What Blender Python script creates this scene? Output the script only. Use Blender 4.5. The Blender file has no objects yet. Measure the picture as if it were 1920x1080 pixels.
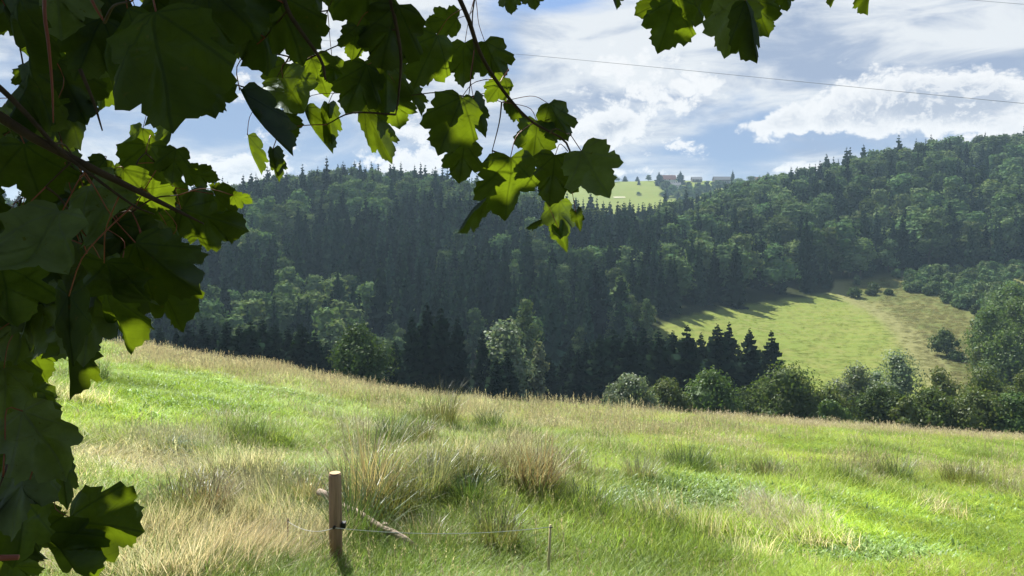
import bpy, math, random
import numpy as np
from mathutils import Vector, Matrix

rnd = random.Random(7)
R = math.radians
scene = bpy.context.scene
COL = scene.collection

# ------------------------------------------------------------------ camera, sky, sun, exposure
F = 1500.0            # focal length in photo pixels (1920 wide)
HOR = 420.0           # photo row of the horizon
cam = bpy.data.cameras.new("camera")
camo = bpy.data.objects.new("camera", cam)
COL.objects.link(camo)
camo.location = (0, 0, 0)
camo.rotation_euler = (R(90), 0, 0)
cam.sensor_width = 36.0
cam.lens = 36.0 * F / 1920.0
cam.shift_y = -(540 - HOR) / 1920.0
cam.clip_start = 0.05
cam.clip_end = 6000
scene.camera = camo

SUN_AZ, SUN_EL = -24.0, 50.0        # degrees, azimuth from the view axis (negative = left)
SUN_DIR = np.array([math.sin(R(SUN_AZ)) * math.cos(R(SUN_EL)), math.cos(R(SUN_AZ)) * math.cos(R(SUN_EL)), math.sin(R(SUN_EL))])
sun = bpy.data.lights.new("sun", 'SUN')
sun.energy = 5.0
sun.angle = R(0.6)
sun.color = (1.0, 0.95, 0.86)
suno = bpy.data.objects.new("sun", sun)
suno.rotation_euler = Vector(-SUN_DIR).to_track_quat('-Z', 'Y').to_euler()
suno.location = (0, 0, 60)
COL.objects.link(suno)

scene.view_settings.view_transform = 'Standard'
scene.view_settings.look = 'None'
scene.view_settings.exposure = 1.25
scene.view_settings.gamma = 1.0
scene.view_settings.use_curve_mapping = False
scene.cycles.use_denoising = True
scene.cycles.max_bounces = 8
scene.cycles.transparent_max_bounces = 8
scene.cycles.volume_bounces = 0
scene.cycles.sample_clamp_indirect = 6


class NT:
    """tiny node-tree writer"""
    def __init__(s, tree):
        s.t = tree; s.n = tree.nodes; s.l = tree.links
    def new(s, kind, **kw):
        n = s.n.new(kind)
        for k, v in kw.items(): setattr(n, k, v)
        return n
    def link(s, a, b): s.l.new(a, b)
    def put(s, sock, v):
        if isinstance(v, bpy.types.NodeSocket): s.link(v, sock)
        else: sock.default_value = v
    def math(s, op, a, b=None, c=None, clamp=False):
        n = s.new('ShaderNodeMath', operation=op, use_clamp=clamp)
        for i, v in enumerate((a, b, c)):
            if v is not None: s.put(n.inputs[i], v)
        return n.outputs[0]
    def mix(s, f, a, b, blend='MIX'):
        n = s.new('ShaderNodeMix', data_type='RGBA', blend_type=blend)
        s.put(n.inputs[0], f)
        for sock, v in ((n.inputs[6], a), (n.inputs[7], b)):
            if isinstance(v, tuple) and len(v) == 3: v = (*v, 1)
            s.put(sock, v)
        return n.outputs[2]
    def smooth(s, v, lo, hi, a=0.0, b=1.0):
        n = s.new('ShaderNodeMapRange', interpolation_type='SMOOTHSTEP')
        s.put(n.inputs[0], v)
        for i, x in enumerate((lo, hi, a, b)): s.put(n.inputs[i + 1], x)
        return n.outputs[0]
    def noise(s, vec, scale, detail=4, rough=0.55, dist=0.0, lac=2.0):
        n = s.new('ShaderNodeTexNoise')
        if vec is not None: s.link(vec, n.inputs['Vector'])
        n.inputs['Scale'].default_value = scale
        n.inputs['Detail'].default_value = detail
        n.inputs['Roughness'].default_value = rough
        n.inputs['Distortion'].default_value = dist
        n.inputs['Lacunarity'].default_value = lac
        return n.outputs['Fac']
    def vmath(s, op, a, b):
        n = s.new('ShaderNodeVectorMath', operation=op)
        s.put(n.inputs[0], a); s.put(n.inputs[1], b)
        return n.outputs[0]


def build_world():
    w = bpy.data.worlds.new("World")
    scene.world = w
    w.use_nodes = True
    t = NT(w.node_tree)
    t.n.clear()
    out = t.new('ShaderNodeOutputWorld')
    bg = t.new('ShaderNodeBackground')
    bg.inputs[1].default_value = 0.06
    t.link(bg.outputs[0], out.inputs[0])
    sky = t.new('ShaderNodeTexSky', sky_type='NISHITA')
    sky.sun_disc = False
    sky.sun_elevation = R(SUN_EL)
    sky.sun_rotation = R(SUN_AZ)
    sky.air_density = 1.0; sky.dust_density = 0.3; sky.ozone_density = 2.0
    tc = t.new('ShaderNodeTexCoord')
    d = tc.outputs['Generated']
    sep = t.new('ShaderNodeSeparateXYZ'); t.link(d, sep.inputs[0])
    x, y, z = sep.outputs
    yy = t.math('MAXIMUM', y, 0.2)
    u = t.math('DIVIDE', x, yy)
    v = t.math('DIVIDE', z, yy)
    def bump(px, row, wpx, hpx, amp):
        a = t.math('DIVIDE', t.math('SUBTRACT', u, (px - 960) / F), wpx / F)
        b = t.math('DIVIDE', t.math('SUBTRACT', v, (HOR - row) / F), hpx / F)
        e = t.math('ADD', t.math('MULTIPLY', a, a), t.math('MULTIPLY', b, b))
        g = t.math('EXPONENT', t.math('MULTIPLY', e, -1.0))
        return t.math('MULTIPLY', g, amp)
    front = t.smooth(y, 0.25, 0.5)
    def bumps(L):
        s = None
        for b in L:
            g = bump(*b)
            s = g if s is None else t.math('ADD', s, g)
        return t.math('MULTIPLY', s, front)
    fine = t.noise(d, 34, 6, 0.62)
    ff = t.math('SUBTRACT', fine, 0.5)
    # blue, paled by thin veil
    blue = t.mix(1.0, sky.outputs[0], (0.60, 0.84, 1.2), 'MULTIPLY')
    base = t.mix(t.smooth(z, 0.19, 0.36, 0.95, 0.35), blue, (2.35, 3.2, 4.65))
    # high grey layer in long streaks
    st = t.vmath('MULTIPLY', d, (1.0, 1.0, 3.6))
    a1 = t.noise(st, 3.2, 7, 0.56, 0.35)
    a1 = t.math('ADD', a1, bumps([(1600, 80, 420, 90, 0.17), (1150, 90, 210, 100, 0.16), (1040, -5, 80, 26, -0.3), (945, 90, 50, 70, -0.16), (650, 110, 120, 100, 0.14),
                                  (1350, 285, 250, 26, -0.12), (430, 215, 120, 50, -0.12), (1800, 285, 140, 20, -0.08), (1830, 60, 140, 40, 0.08)]))
    covA = t.smooth(a1, 0.37, 0.57)
    a2 = t.noise(st, 8.0, 6, 0.6, 0.5)
    a2 = t.math('ADD', a2, bumps([(1180, 95, 170, 80, 0.2), (1560, 20, 300, 40, 0.08), (1660, 120, 240, 34, -0.12), (1240, 185, 110, 24, -0.08), (1860, 70, 100, 22, 0.14), (640, 120, 130, 70, 0.2)]))
    colA = t.mix(t.smooth(a2, 0.34, 0.66), (2.6, 3.25, 4.4), (5.7, 6.0, 6.3))
    base = t.mix(covA, base, colA)
    # cumulus: heaped round billows with crisp bright rims
    warp = t.new('ShaderNodeTexNoise'); t.link(d, warp.inputs['Vector'])
    warp.inputs['Scale'].default_value = 14; warp.inputs['Detail'].default_value = 3
    wv = t.vmath('MULTIPLY', t.vmath('SUBTRACT', warp.outputs['Color'], (0.5, 0.5, 0.5)), (0.05, 0.05, 0.05))
    sc = t.vmath('ADD', t.vmath('MULTIPLY', d, (1.0, 1.0, 1.35)), wv)
    spots = bumps([(1470, 232, 100, 26, 0.40), (1410, 240, 60, 16, 0.2), (1600, 205, 110, 42, 0.40), (1700, 195, 110, 55, 0.34), (1800, 175, 110, 62, 0.44), (1900, 215, 140, 62, 0.40), (1150, 235, 75, 36, 0.44),
                   (1090, 262, 80, 26, 0.3), (1440, 266, 40, 14, 0.3), (1300, 278, 70, 18, 0.24), (1170, 322, 110, 14, 0.3), (1310, 160, 60, 38, 0.3), (1180, 140, 160, 60, 0.22), (430, 325, 110, 36, 0.42), (800, 310, 110, 34, 0.36), (1480, 312, 70, 16, 0.32),
                   (620, 120, 120, 55, 0.3), (760, 250, 60, 50, 0.25)])
    def puffs(vec):
        vo = t.new('ShaderNodeTexVoronoi', feature='SMOOTH_F1', voronoi_dimensions='3D')
        t.link(vec, vo.inputs['Vector'])
        vo.inputs['Scale'].default_value = 24; vo.inputs['Detail'].default_value = 4.0; vo.inputs['Roughness'].default_value = 0.62
        vo.inputs['Lacunarity'].default_value = 2.2; vo.inputs['Smoothness'].default_value = 0.15; vo.normalize = True
        return t.math('SUBTRACT', 0.62, vo.outputs['Distance'])
    pf = puffs(sc)
    pf2 = puffs(t.vmath('ADD', sc, (-0.004, 0.0, 0.011)))
    wide = t.noise(sc, 6.0, 5, 0.55)
    low = t.smooth(z, 0.30, 0.05, -0.14, -0.03)
    body = t.math('ADD', t.math('ADD', t.math('MULTIPLY', pf, 1.15), t.math('MULTIPLY', t.math('SUBTRACT', wide, 0.5), 0.7)), t.math('ADD', low, t.math('MULTIPLY', ff, 0.22)))
    dens = t.math('ADD', body, spots)
    covB = t.smooth(dens, 0.46, 0.60)
    deep = t.smooth(dens, 0.58, 1.0)
    lit = t.smooth(t.math('SUBTRACT', pf, pf2), -0.03, 0.07)
    shade = t.math('MULTIPLY', deep, t.math('SUBTRACT', 1.0, t.math('MULTIPLY', lit, 0.7)))
    shade = t.math('ADD', shade, t.math('MULTIPLY', ff, 0.35), clamp=True)
    colB = t.mix(shade, (6.5, 6.65, 6.8), (3.5, 4.0, 4.8))
    full = t.mix(covB, base, colB)
    # below the horizon: plain ground tone
    dn = t.smooth(z, -0.02, 0.0)
    full = t.mix(dn, (1.0, 1.1, 0.8), full)
    t.link(full, bg.inputs[0])


build_world()

# ------------------------------------------------------------------ helpers
def link(o, parent=None):
    COL.objects.link(o)
    if parent is not None: o.parent = parent
    return o


def tag(o, label=None, cat=None, group=None, kind=None):
    if label: o["label"] = label
    if cat: o["category"] = cat
    if group: o["group"] = group
    if kind: o["kind"] = kind
    return o


def empty(name, loc=(0, 0, 0), rz=0.0):
    o = bpy.data.objects.new(name, None)
    o.location = loc
    o.rotation_euler = (0, 0, rz)
    o.empty_display_size = 0.2
    return link(o)


class MB:
    """collects geometry for one mesh"""
    def __init__(s): s.v = []; s.f = []; s.c = []; s.m = []
    def add(s, vs, fs, col=(1, 1, 1), mat=0):
        o = len(s.v)
        s.v.extend([tuple(map(float, p)) for p in vs])
        for f in fs:
            s.f.append(tuple(i + o for i in f)); s.c.append(col); s.m.append(mat)
    def box(s, c, d, rot=None, col=(1, 1, 1), mat=0):
        hx, hy, hz = d[0] / 2, d[1] / 2, d[2] / 2
        vs = [Vector((a * hx, b * hy, e * hz)) for a in (-1, 1) for b in (-1, 1) for e in (-1, 1)]
        if rot is not None: vs = [rot @ p for p in vs]
        vs = [(p.x + c[0], p.y + c[1], p.z + c[2]) for p in vs]
        s.add(vs, [(0, 1, 3, 2), (4, 6, 7, 5), (0, 4, 5, 1), (2, 3, 7, 6), (0, 2, 6, 4), (1, 5, 7, 3)], col, mat)
    def tube(s, pts, rads, n=6, col=(1, 1, 1), mat=0, cap=True, wob=0.0):
        pts = [Vector(p) for p in pts]
        o = []
        for i, p in enumerate(pts):
            a = pts[min(i + 1, len(pts) - 1)] - pts[max(i - 1, 0)]
            a.normalize()
            ref = Vector((0, 0, 1)) if abs(a.z) < 0.9 else Vector((1, 0, 0))
            e1 = a.cross(ref).normalized(); e2 = a.cross(e1)
            for k in range(n):
                th = 2 * math.pi * k / n
                r = rads[i] * (1 + wob * (rnd.random() - 0.5))
                o.append(p + (e1 * math.cos(th) + e2 * math.sin(th)) * r)
        fs = []
        for i in range(len(pts) - 1):
            for k in range(n):
                k2 = (k + 1) % n
                fs.append((i * n + k, i * n + k2, (i + 1) * n + k2, (i + 1) * n + k))
        if cap:
            fs.append(tuple(reversed(range(n)))); fs.append(tuple((len(pts) - 1) * n + k for k in range(n)))
        s.add(o, fs, col, mat)
    def mesh(s, name, mats, smooth=False):
        me = bpy.data.meshes.new(name)
        me.from_pydata(s.v, [], s.f)
        for m in (mats if isinstance(mats, (list, tuple)) else [mats]): me.materials.append(m)
        if any(s.m): me.polygons.foreach_set("material_index", s.m)
        if s.f:
            a = me.attributes.new("col", 'FLOAT_COLOR', 'FACE')
            a.data.foreach_set("color", np.array([(*c, 1.0) for c in s.c], dtype=np.float32).ravel())
        if smooth: me.polygons.foreach_set("use_smooth", [True] * len(s.f))
        me.update()
        return me
    def build(s, name, mats, parent=None, smooth=False):
        return link(bpy.data.objects.new(name, s.mesh(name, mats, smooth)), parent)


def mat_new(name):
    m = bpy.data.materials.new(name)
    m.use_nodes = True
    t = NT(m.node_tree)
    t.n.clear()
    out = t.new('ShaderNodeOutputMaterial')
    return m, t, out


def foliage_shader(t, out, col, trans_col, trans=0.4, gloss=0.06, rough=0.45):
    d = t.new('ShaderNodeBsdfDiffuse'); t.put(d.inputs[0], col)
    tr = t.new('ShaderNodeBsdfTranslucent'); t.put(tr.inputs[0], trans_col)
    mx = t.new('ShaderNodeMixShader'); mx.inputs[0].default_value = trans
    t.link(d.outputs[0], mx.inputs[1]); t.link(tr.outputs[0], mx.inputs[2])
    g = t.new('ShaderNodeBsdfGlossy'); g.inputs['Roughness'].default_value = rough
    g.inputs[0].default_value = (0.8, 0.85, 0.9, 1)
    m2 = t.new('ShaderNodeMixShader'); t.put(m2.inputs[0], gloss)
    t.link(mx.outputs[0], m2.inputs[1]); t.link(g.outputs[0], m2.inputs[2])
    t.link(m2.outputs[0], out.inputs[0])


def foliage_mat(name, col, trans=0.35, tboost=(1.5, 1.6, 0.7), vary=0.25, gloss=0.04):
    m, t, out = mat_new(name)
    a = t.new('ShaderNodeAttribute', attribute_name="col")
    oi = t.new('ShaderNodeObjectInfo')
    v = t.math('MULTIPLY_ADD', oi.outputs['Random'], 2 * vary, 1 - vary)
    hs = t.new('ShaderNodeHueSaturation')
    hs.inputs['Color'].default_value = (*col, 1)
    rn = t.math('FRACT', t.math('MULTIPLY', oi.outputs['Random'], 17.31))
    t.put(hs.inputs['Hue'], t.math('MULTIPLY_ADD', rn, 0.05, 0.475))
    t.put(hs.inputs['Value'], v)
    c = t.mix(1.0, hs.outputs[0], a.outputs['Color'], 'MULTIPLY')
    tc = t.mix(1.0, c, tboost, 'MULTIPLY')
    foliage_shader(t, out, c, tc, trans, gloss)
    return m


def simple_mat(name, col, rough=0.85, noise_scale=None, col2=None, bump=0.0, stretch=(1, 1, 1), spec=0.3):
    m, t, out = mat_new(name)
    b = t.new('ShaderNodeBsdfPrincipled')
    b.inputs['Roughness'].default_value = rough
    b.inputs['Specular IOR Level'].default_value = spec
    b.inputs['Base Color'].default_value = (*col, 1)
    if noise_scale:
        tc = t.new('ShaderNodeTexCoord')
        p = t.vmath('MULTIPLY', tc.outputs['Object'], stretch)
        n = t.noise(p, noise_scale, 5, 0.65)
        c = t.mix(t.smooth(n, 0.35, 0.68), col, col2 or tuple(x * 0.6 for x in col))
        t.link(c, b.inputs['Base Color'])
        if bump:
            bn = t.new('ShaderNodeBump'); bn.inputs['Strength'].default_value = bump
            bn.inputs['Distance'].default_value = 0.02
            t.link(n, bn.inputs['Height']); t.link(bn.outputs[0], b.inputs['Normal'])
    t.link(b.outputs[0], out.inputs[0])
    return m


# ------------------------------------------------------------------ terrain heights
def sstep(a, b, x):
    t = np.clip((x - a) / (b - a), 0, 1)
    return t * t * (3 - 2 * t)


def vnoise(x, y, seed=0, scale=1.0):
    """smooth value noise, 0..1"""
    x = np.asarray(x, float) / scale; y = np.asarray(y, float) / scale
    xi = np.floor(x).astype(np.int64); yi = np.floor(y).astype(np.int64)
    fx = x - xi; fy = y - yi
    fx = fx * fx * (3 - 2 * fx); fy = fy * fy * (3 - 2 * fy)
    def h(a, b):
        n = (a * 374761393 + b * 668265263 + seed * 982451653) & 0xffffffff
        n = ((n ^ (n >> 13)) * 1274126177) & 0xffffffff
        return ((n ^ (n >> 16)) & 0xffff) / 65535.0
    return (h(xi, yi) * (1 - fx) + h(xi + 1, yi) * fx) * (1 - fy) + (h(xi, yi + 1) * (1 - fx) + h(xi + 1, yi + 1) * fx) * fy


PXC = [-300, 150, 350, 560, 690, 800, 960, 1060, 1160, 1250, 1340, 1440, 1560, 1700, 1900, 2300]
YC = [60, 80, 110, 150, 190, 240, 300, 360, 420, 500, 650, 850, 1000, 1400]
TAB = {
    -300: [-10, -15, -23, -33, -41, -35, -22, -13, -6, -5, -10, -14, -16, -18],
    150: [-10.5, -15, -23, -33, -41, -35, -22, -12, -5, -4, -10, -14, -16, -18],
    350: [-11, -16, -24, -34, -42, -36, -21, -9, -1, -1, -8, -12, -16, -18],
    560: [-12, -17, -25, -35, -42, -36, -20, -4, 8, 14, 4, 0, -4, -10],
    690: [-12.5, -18, -26, -36, -42, -36, -20, -3, 11, 18, 6, 2, -2, -6],
    800: [-13, -18.5, -26.5, -36.5, -42, -36, -20, -4, 8, 14, 5, 4, 2, -2],
    960: [-13.5, -19, -27, -37, -42, -36, -21, -7, 2, 5, 4, 12, 18, 20],
    1060: [-14, -19.5, -28, -37.5, -42, -36, -22, -11, -6, -6, 0, 22, 52, 56],
    1160: [-14.5, -20, -29, -38, -42, -35, -23, -14, -12, -10, -2, 24, 57, 60],
    1250: [-15, -20.5, -29.5, -38, -40, -32, -24, -14, -9, -8, 0, 26, 57, 60],
    1340: [-15.5, -21, -30, -38.5, -39, -34, -28.5, -17, -6, 1, 8, 28, 57, 60],
    1440: [-16, -21.5, -30.5, -39, -38.5, -34, -29.5, -19, -1, 10.5, 14, 30, 57, 60],
    1560: [-17, -22, -31, -39, -38, -33.5, -29.5, -19, 3, 20, 20, 30, 50, 55],
    1700: [-18, -23, -31.5, -39, -38, -33, -28.5, -17, 8, 34, 30, 30, 40, 45],
    1900: [-19, -24, -32, -39, -38, -31, -26, -14, 10, 40, 36, 30, 35, 40],
    2300: [-20, -25, -33, -40, -39, -30, -25, -12, 11, 40, 36, 30, 35, 40],
}
_us = np.linspace((PXC[0] - 960) / F, (PXC[-1] - 960) / F, 120)
_ls = np.linspace(math.log(60), math.log(1400), 160)
_T = np.array([[np.interp(math.exp(l), YC, TAB[p]) for l in _ls] for p in PXC])
_T = np.array([[np.interp(u * F + 960, PXC, _T[:, j]) for j in range(len(_ls))] for u in _us])
for _ in range(3):
    for ax, k in ((0, 2), (1, 2)):
        pad = [(k, k) if a == ax else (0, 0) for a in (0, 1)]
        P = np.pad(_T, pad, mode='edge')
        n = _T.shape[ax]
        _T = sum(np.take(P, range(i, i + n), axis=ax) for i in range(2 * k + 1)) / (2 * k + 1)


def table_z(u, d):
    fu = np.clip((u - _us[0]) / (_us[1] - _us[0]), 0, len(_us) - 1.001)
    fl = np.clip((np.log(np.maximum(d, 1.0)) - _ls[0]) / (_ls[1] - _ls[0]), 0, len(_ls) - 1.001)
    i = fu.astype(int); j = fl.astype(int); a = fu - i; b = fl - j
    return (_T[i, j] * (1 - a) + _T[i + 1, j] * a) * (1 - b) + (_T[i, j + 1] * (1 - a) + _T[i + 1, j + 1] * a) * b


YCREST = 45.0
CR_PX = [-300, 0, 120, 230, 400, 560, 700, 860, 1140, 1500, 1920, 2300]
CR_ROW = [600, 622, 636, 655, 681, 706, 737, 755, 774, 798, 826, 852]
_corr = np.zeros(200)
_cu = np.linspace(-0.84, 0.9, 200)


def meadow_z(u, d):
    x = u * d
    s = np.logaddexp(0, (d - YCREST) / 2.5) * 2.5
    z = -1.82 - 0.157 * d - 0.105 * x * (1 - 0.0 * d) - 0.16 * s
    c = np.interp(u, _cu, _corr)
    z = z - c * d * sstep(4, 30, d)
    z = z + 0.45 * np.exp(-((x + 0.75) / 1.3) ** 2 - ((d - 9.6) / 1.5) ** 2)      # the overgrown mound behind the post
    # hummocks and an old bank running down from the fence
    z = z + 0.42 * (vnoise(x, d, 3, 3.8) - 0.5) * sstep(4, 9, d) * (1 - 0.6 * sstep(25, 40, d)) + 0.24 * (vnoise(x, d, 5, 1.3) - 0.5) * sstep(3, 6, d) * (1 - 0.6 * sstep(20, 40, d))
    return z


def ud(x, y):
    x = np.asarray(x, float); y = np.asarray(y, float)
    r = np.hypot(x, y); th = np.arctan2(x, y)
    lim = math.atan(0.8)
    inside = np.abs(th) <= lim
    u = np.where(inside, np.tan(np.clip(th, -lim, lim)), np.sign(th) * 0.8 * (math.pi - np.abs(th)) / (math.pi - lim))
    d = np.where(inside, y, r * math.cos(lim))
    return u, d


def height(x, y):
    u, d = ud(x, y)
    w = sstep(56, 84, d)
    z = meadow_z(u, d) * (1 - w) + table_z(u, d) * w
    return z + (vnoise(x, y, 9, 26) - 0.5) * 1.6 * sstep(110, 200, d) * (1 - 0.6 * sstep(180, 200, d) * sstep(0.15, 0.25, u))


def row(z, d): return HOR - F * z / d


_dd = np.linspace(20, 58, 200)
for _ in range(4):      # fit the meadow's edge to the photographed skyline of the grass
    want = np.interp(_cu * F + 960, CR_PX, CR_ROW)
    got = np.array([row(meadow_z(np.full(200, u), _dd), _dd).min() for u in _cu])
    _corr = _corr + (want - got) / F
    _corr = np.convolve(np.pad(_corr, 6, mode='edge'), np.ones(13) / 13, 'valid')


def gz(x, y): return float(height(np.array([x]), np.array([y]))[0])


def ground_at(px, rw, d0=3.0, d1=60.0):
    """the first ground point along the line of sight through a photo pixel"""
    u = (px - 960) / F
    ds = np.linspace(d0, d1, 1500)
    rr = row(height(u * ds, ds), ds)
    k = np.argmax(rr <= rw)
    d = ds[k] if rr[k] <= rw else d1
    return np.array([u * d, d, gz(u * d, d)])


def at(px, rw, d): return Vector(((px - 960) / F * d, d, (HOR - rw) / F * d))


def pix(x, y, z): return 960 + F * x / y, HOR - F * z / y


# ------------------------------------------------------------------ ground sheet
def ground_mat():
    m, t, out = mat_new("ground_mix")
    geo = t.new('ShaderNodeNewGeometry')
    a = t.new('ShaderNodeAttribute', attribute_name="cover")
    pos = geo.outputs['Position']
    n1 = t.noise(pos, 0.9, 6, 0.65)
    n2 = t.noise(pos, 6.0, 5, 0.7)
    n3 = t.noise(pos, 0.06, 4, 0.6)
    sp = t.new('ShaderNodeSeparateXYZ'); t.link(a.outputs['Vector'], sp.inputs[0])
    meadow = t.mix(t.smooth(n2, 0.3, 0.7), (0.055, 0.075, 0.022), (0.10, 0.12, 0.035))
    forest = t.mix(t.smooth(n1, 0.3, 0.7), (0.02, 0.026, 0.012), (0.035, 0.04, 0.018))
    # far field: mown bands, then the tan track and the rougher strip beyond it
    st = t.vmath('MULTIPLY', pos, (0.02, 0.16, 0.0))
    band = t.noise(st, 1.6, 4, 0.55)
    field = t.mix(t.smooth(band, 0.3, 0.7), (0.125, 0.170, 0.038), (0.165, 0.195, 0.050))
    field = t.mix(t.smooth(t.noise(pos, 0.22, 6, 0.7), 0.38, 0.72, 0, 0.6), field, (0.175, 0.165, 0.065))
    track = t.mix(t.smooth(n2, 0.3, 0.7), (0.205, 0.190, 0.095), (0.150, 0.160, 0.062))
    field0 = field
    n3b = t.noise(pos, 0.09, 5, 0.65)
    rg = t.new('ShaderNodeAttribute', attribute_name="rough")
    rough = t.mix(t.smooth(n3b, 0.40, 0.70), (0.100, 0.120, 0.040), (0.165, 0.155, 0.062))
    rough = t.mix(t.smooth(n2, 0.35, 0.7, 0, 0.5), rough, (0.085, 0.10, 0.032))
    field0 = t.mix(rg.outputs['Fac'], field0, rough)
    field = t.mix(t.math('MULTIPLY', sp.outputs[1], t.smooth(n1, 0.2, 0.6, 0.55, 1.0)), field0, track)
    c = t.mix(sp.outputs[0], meadow, field)
    c = t.mix(sp.outputs[2], c, forest)
    b = t.new('ShaderNodeBsdfDiffuse'); t.link(c, b.inputs[0])
    bn = t.new('ShaderNodeBump'); bn.inputs['Strength'].default_value = 0.6; bn.inputs['Distance'].default_value = 0.3
    t.link(n1, bn.inputs['Height']); t.link(bn.outputs[0], b.inputs['Normal'])
    t.link(b.outputs[0], out.inputs[0])
    return m


FRONT_PX = [-300, 600, 1080, 1160, 1250, 1330, 1400, 1470, 1558, 1562, 1640, 1720, 1800, 2300]
FRONT_Y = [192, 196, 205, 222, 254, 275, 291, 304, 312, 330, 336, 336, 336, 336]
BACK_PX = [-300, 1000, 1060, 1160, 1250, 1340, 1420, 1500, 2300]
BACK_Y = [560, 560, 520, 470, 520, 580, 600, 560, 560]


def field_track(px, d):
    """how much of the tan strip lies here (it runs down the field, between its two greens)"""
    ys = [190, 210, 230, 255, 280, 300, 315]
    c = np.interp(d, ys, [1765, 1735, 1712, 1680, 1645, 1600, 1570])
    wdt = np.interp(d, ys, [36, 36, 32, 26, 21, 20, 20])
    return np.exp(-((px - c) / wdt) ** 4)


def build_ground():
    th = np.concatenate([np.linspace(-180, -44, 30), np.linspace(-42, 42, 421), np.linspace(44, 180, 30)[:-1]]) * math.pi / 180
    th = th[1:] if False else th
    rs = np.concatenate([[0.6, 1.2, 2], np.linspace(3, 60, 230), np.geomspace(61, 1400, 150)])
    TH, RS = np.meshgrid(th[:-1] if abs(th[-1] - math.pi) < 1e-6 else th, rs)
    nr, nt = TH.shape
    cs = np.maximum(np.cos(TH), math.cos(math.atan(0.8)))
    RR = RS / np.where(np.abs(TH) < math.atan(0.8), np.cos(TH), math.cos(math.atan(0.8)))
    X = RR * np.sin(TH); Y = RR * np.cos(TH)
    Z = height(X.ravel(), Y.ravel()).reshape(X.shape)
    v = np.stack([X, Y, Z], -1).reshape(-1, 3)
    v = np.vstack([v, [[0, 0, gz(0.0, 0.01)]]])
    f = []
    for i in range(nr - 1):
        for j in range(nt):
            j2 = (j + 1) % nt
            f.append((i * nt + j, i * nt + j2, (i + 1) * nt + j2, (i + 1) * nt + j))
    for j in range(nt): f.append((nr * nt, (j + 1) % nt, j))
    me = bpy.data.meshes.new("ground")
    me.from_pydata(v.tolist(), [], f)
    u, d = ud(v[:, 0], v[:, 1])
    px = u * F + 960
    field = sstep(150, 165, d) * sstep(1180, 1230, px)
    top = sstep(620, 700, d) * sstep(1020, 1050, px) * (1 - sstep(1400, 1440, px))
    field = np.maximum(field, top)
    forest = sstep(100, 140, d) * (1 - np.minimum(1, field))
    fr = np.interp(px, FRONT_PX, FRONT_Y); bk = np.interp(px, BACK_PX, BACK_Y)
    forest = np.maximum(forest, sstep(fr - 3, fr + 1, d) * (1 - sstep(bk, bk + 30, d)))
    cov = np.stack([field, field_track(px, d) * sstep(150, 170, d) * (d < 330), forest], -1).astype(np.float32)
    at_ = me.attributes.new("cover", 'FLOAT_VECTOR', 'POINT')
    at_.data.foreach_set("vector", cov.ravel())
    a2 = me.attributes.new("rough", 'FLOAT', 'POINT')
    yc = [190, 210, 230, 255, 280, 300, 315]
    tc_ = np.interp(d, yc, [1765, 1735, 1712, 1680, 1645, 1600, 1570])
    a2.data.foreach_set("value", (sstep(tc_ - 10, tc_ + 30, px) * (d > 150) * (d < 345)).astype(np.float32))
    me.materials.append(ground_mat())
    me.polygons.foreach_set("use_smooth", [True] * len(f))
    o = link(bpy.data.objects.new("ground", me))
    tag(o, kind="structure")


build_ground()

# ------------------------------------------------------------------ tree shapes
M_SPRUCE = foliage_mat("spruce_needles", (0.020, 0.038, 0.021), 0.14, (1.4, 1.6, 0.8), 0.5, 0.0)
M_BROAD = foliage_mat("broad_leaves", (0.082, 0.126, 0.054), 0.17, (1.3, 1.5, 0.7), 0.4, 0.0)
M_HEDGE = foliage_mat("hedge_leaves", (0.082, 0.120, 0.034), 0.30, (1.4, 1.5, 0.7), 0.12, 0.015)
M_WILLOW = foliage_mat("willow_leaves", (0.140, 0.175, 0.100), 0.36, (1.2, 1.3, 0.8), 0.12, 0.02)
M_BARK = simple_mat("bark", (0.085, 0.065, 0.048), 0.95, 6, (0.05, 0.04, 0.03), 0.5, (1, 1, 0.25))


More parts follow.
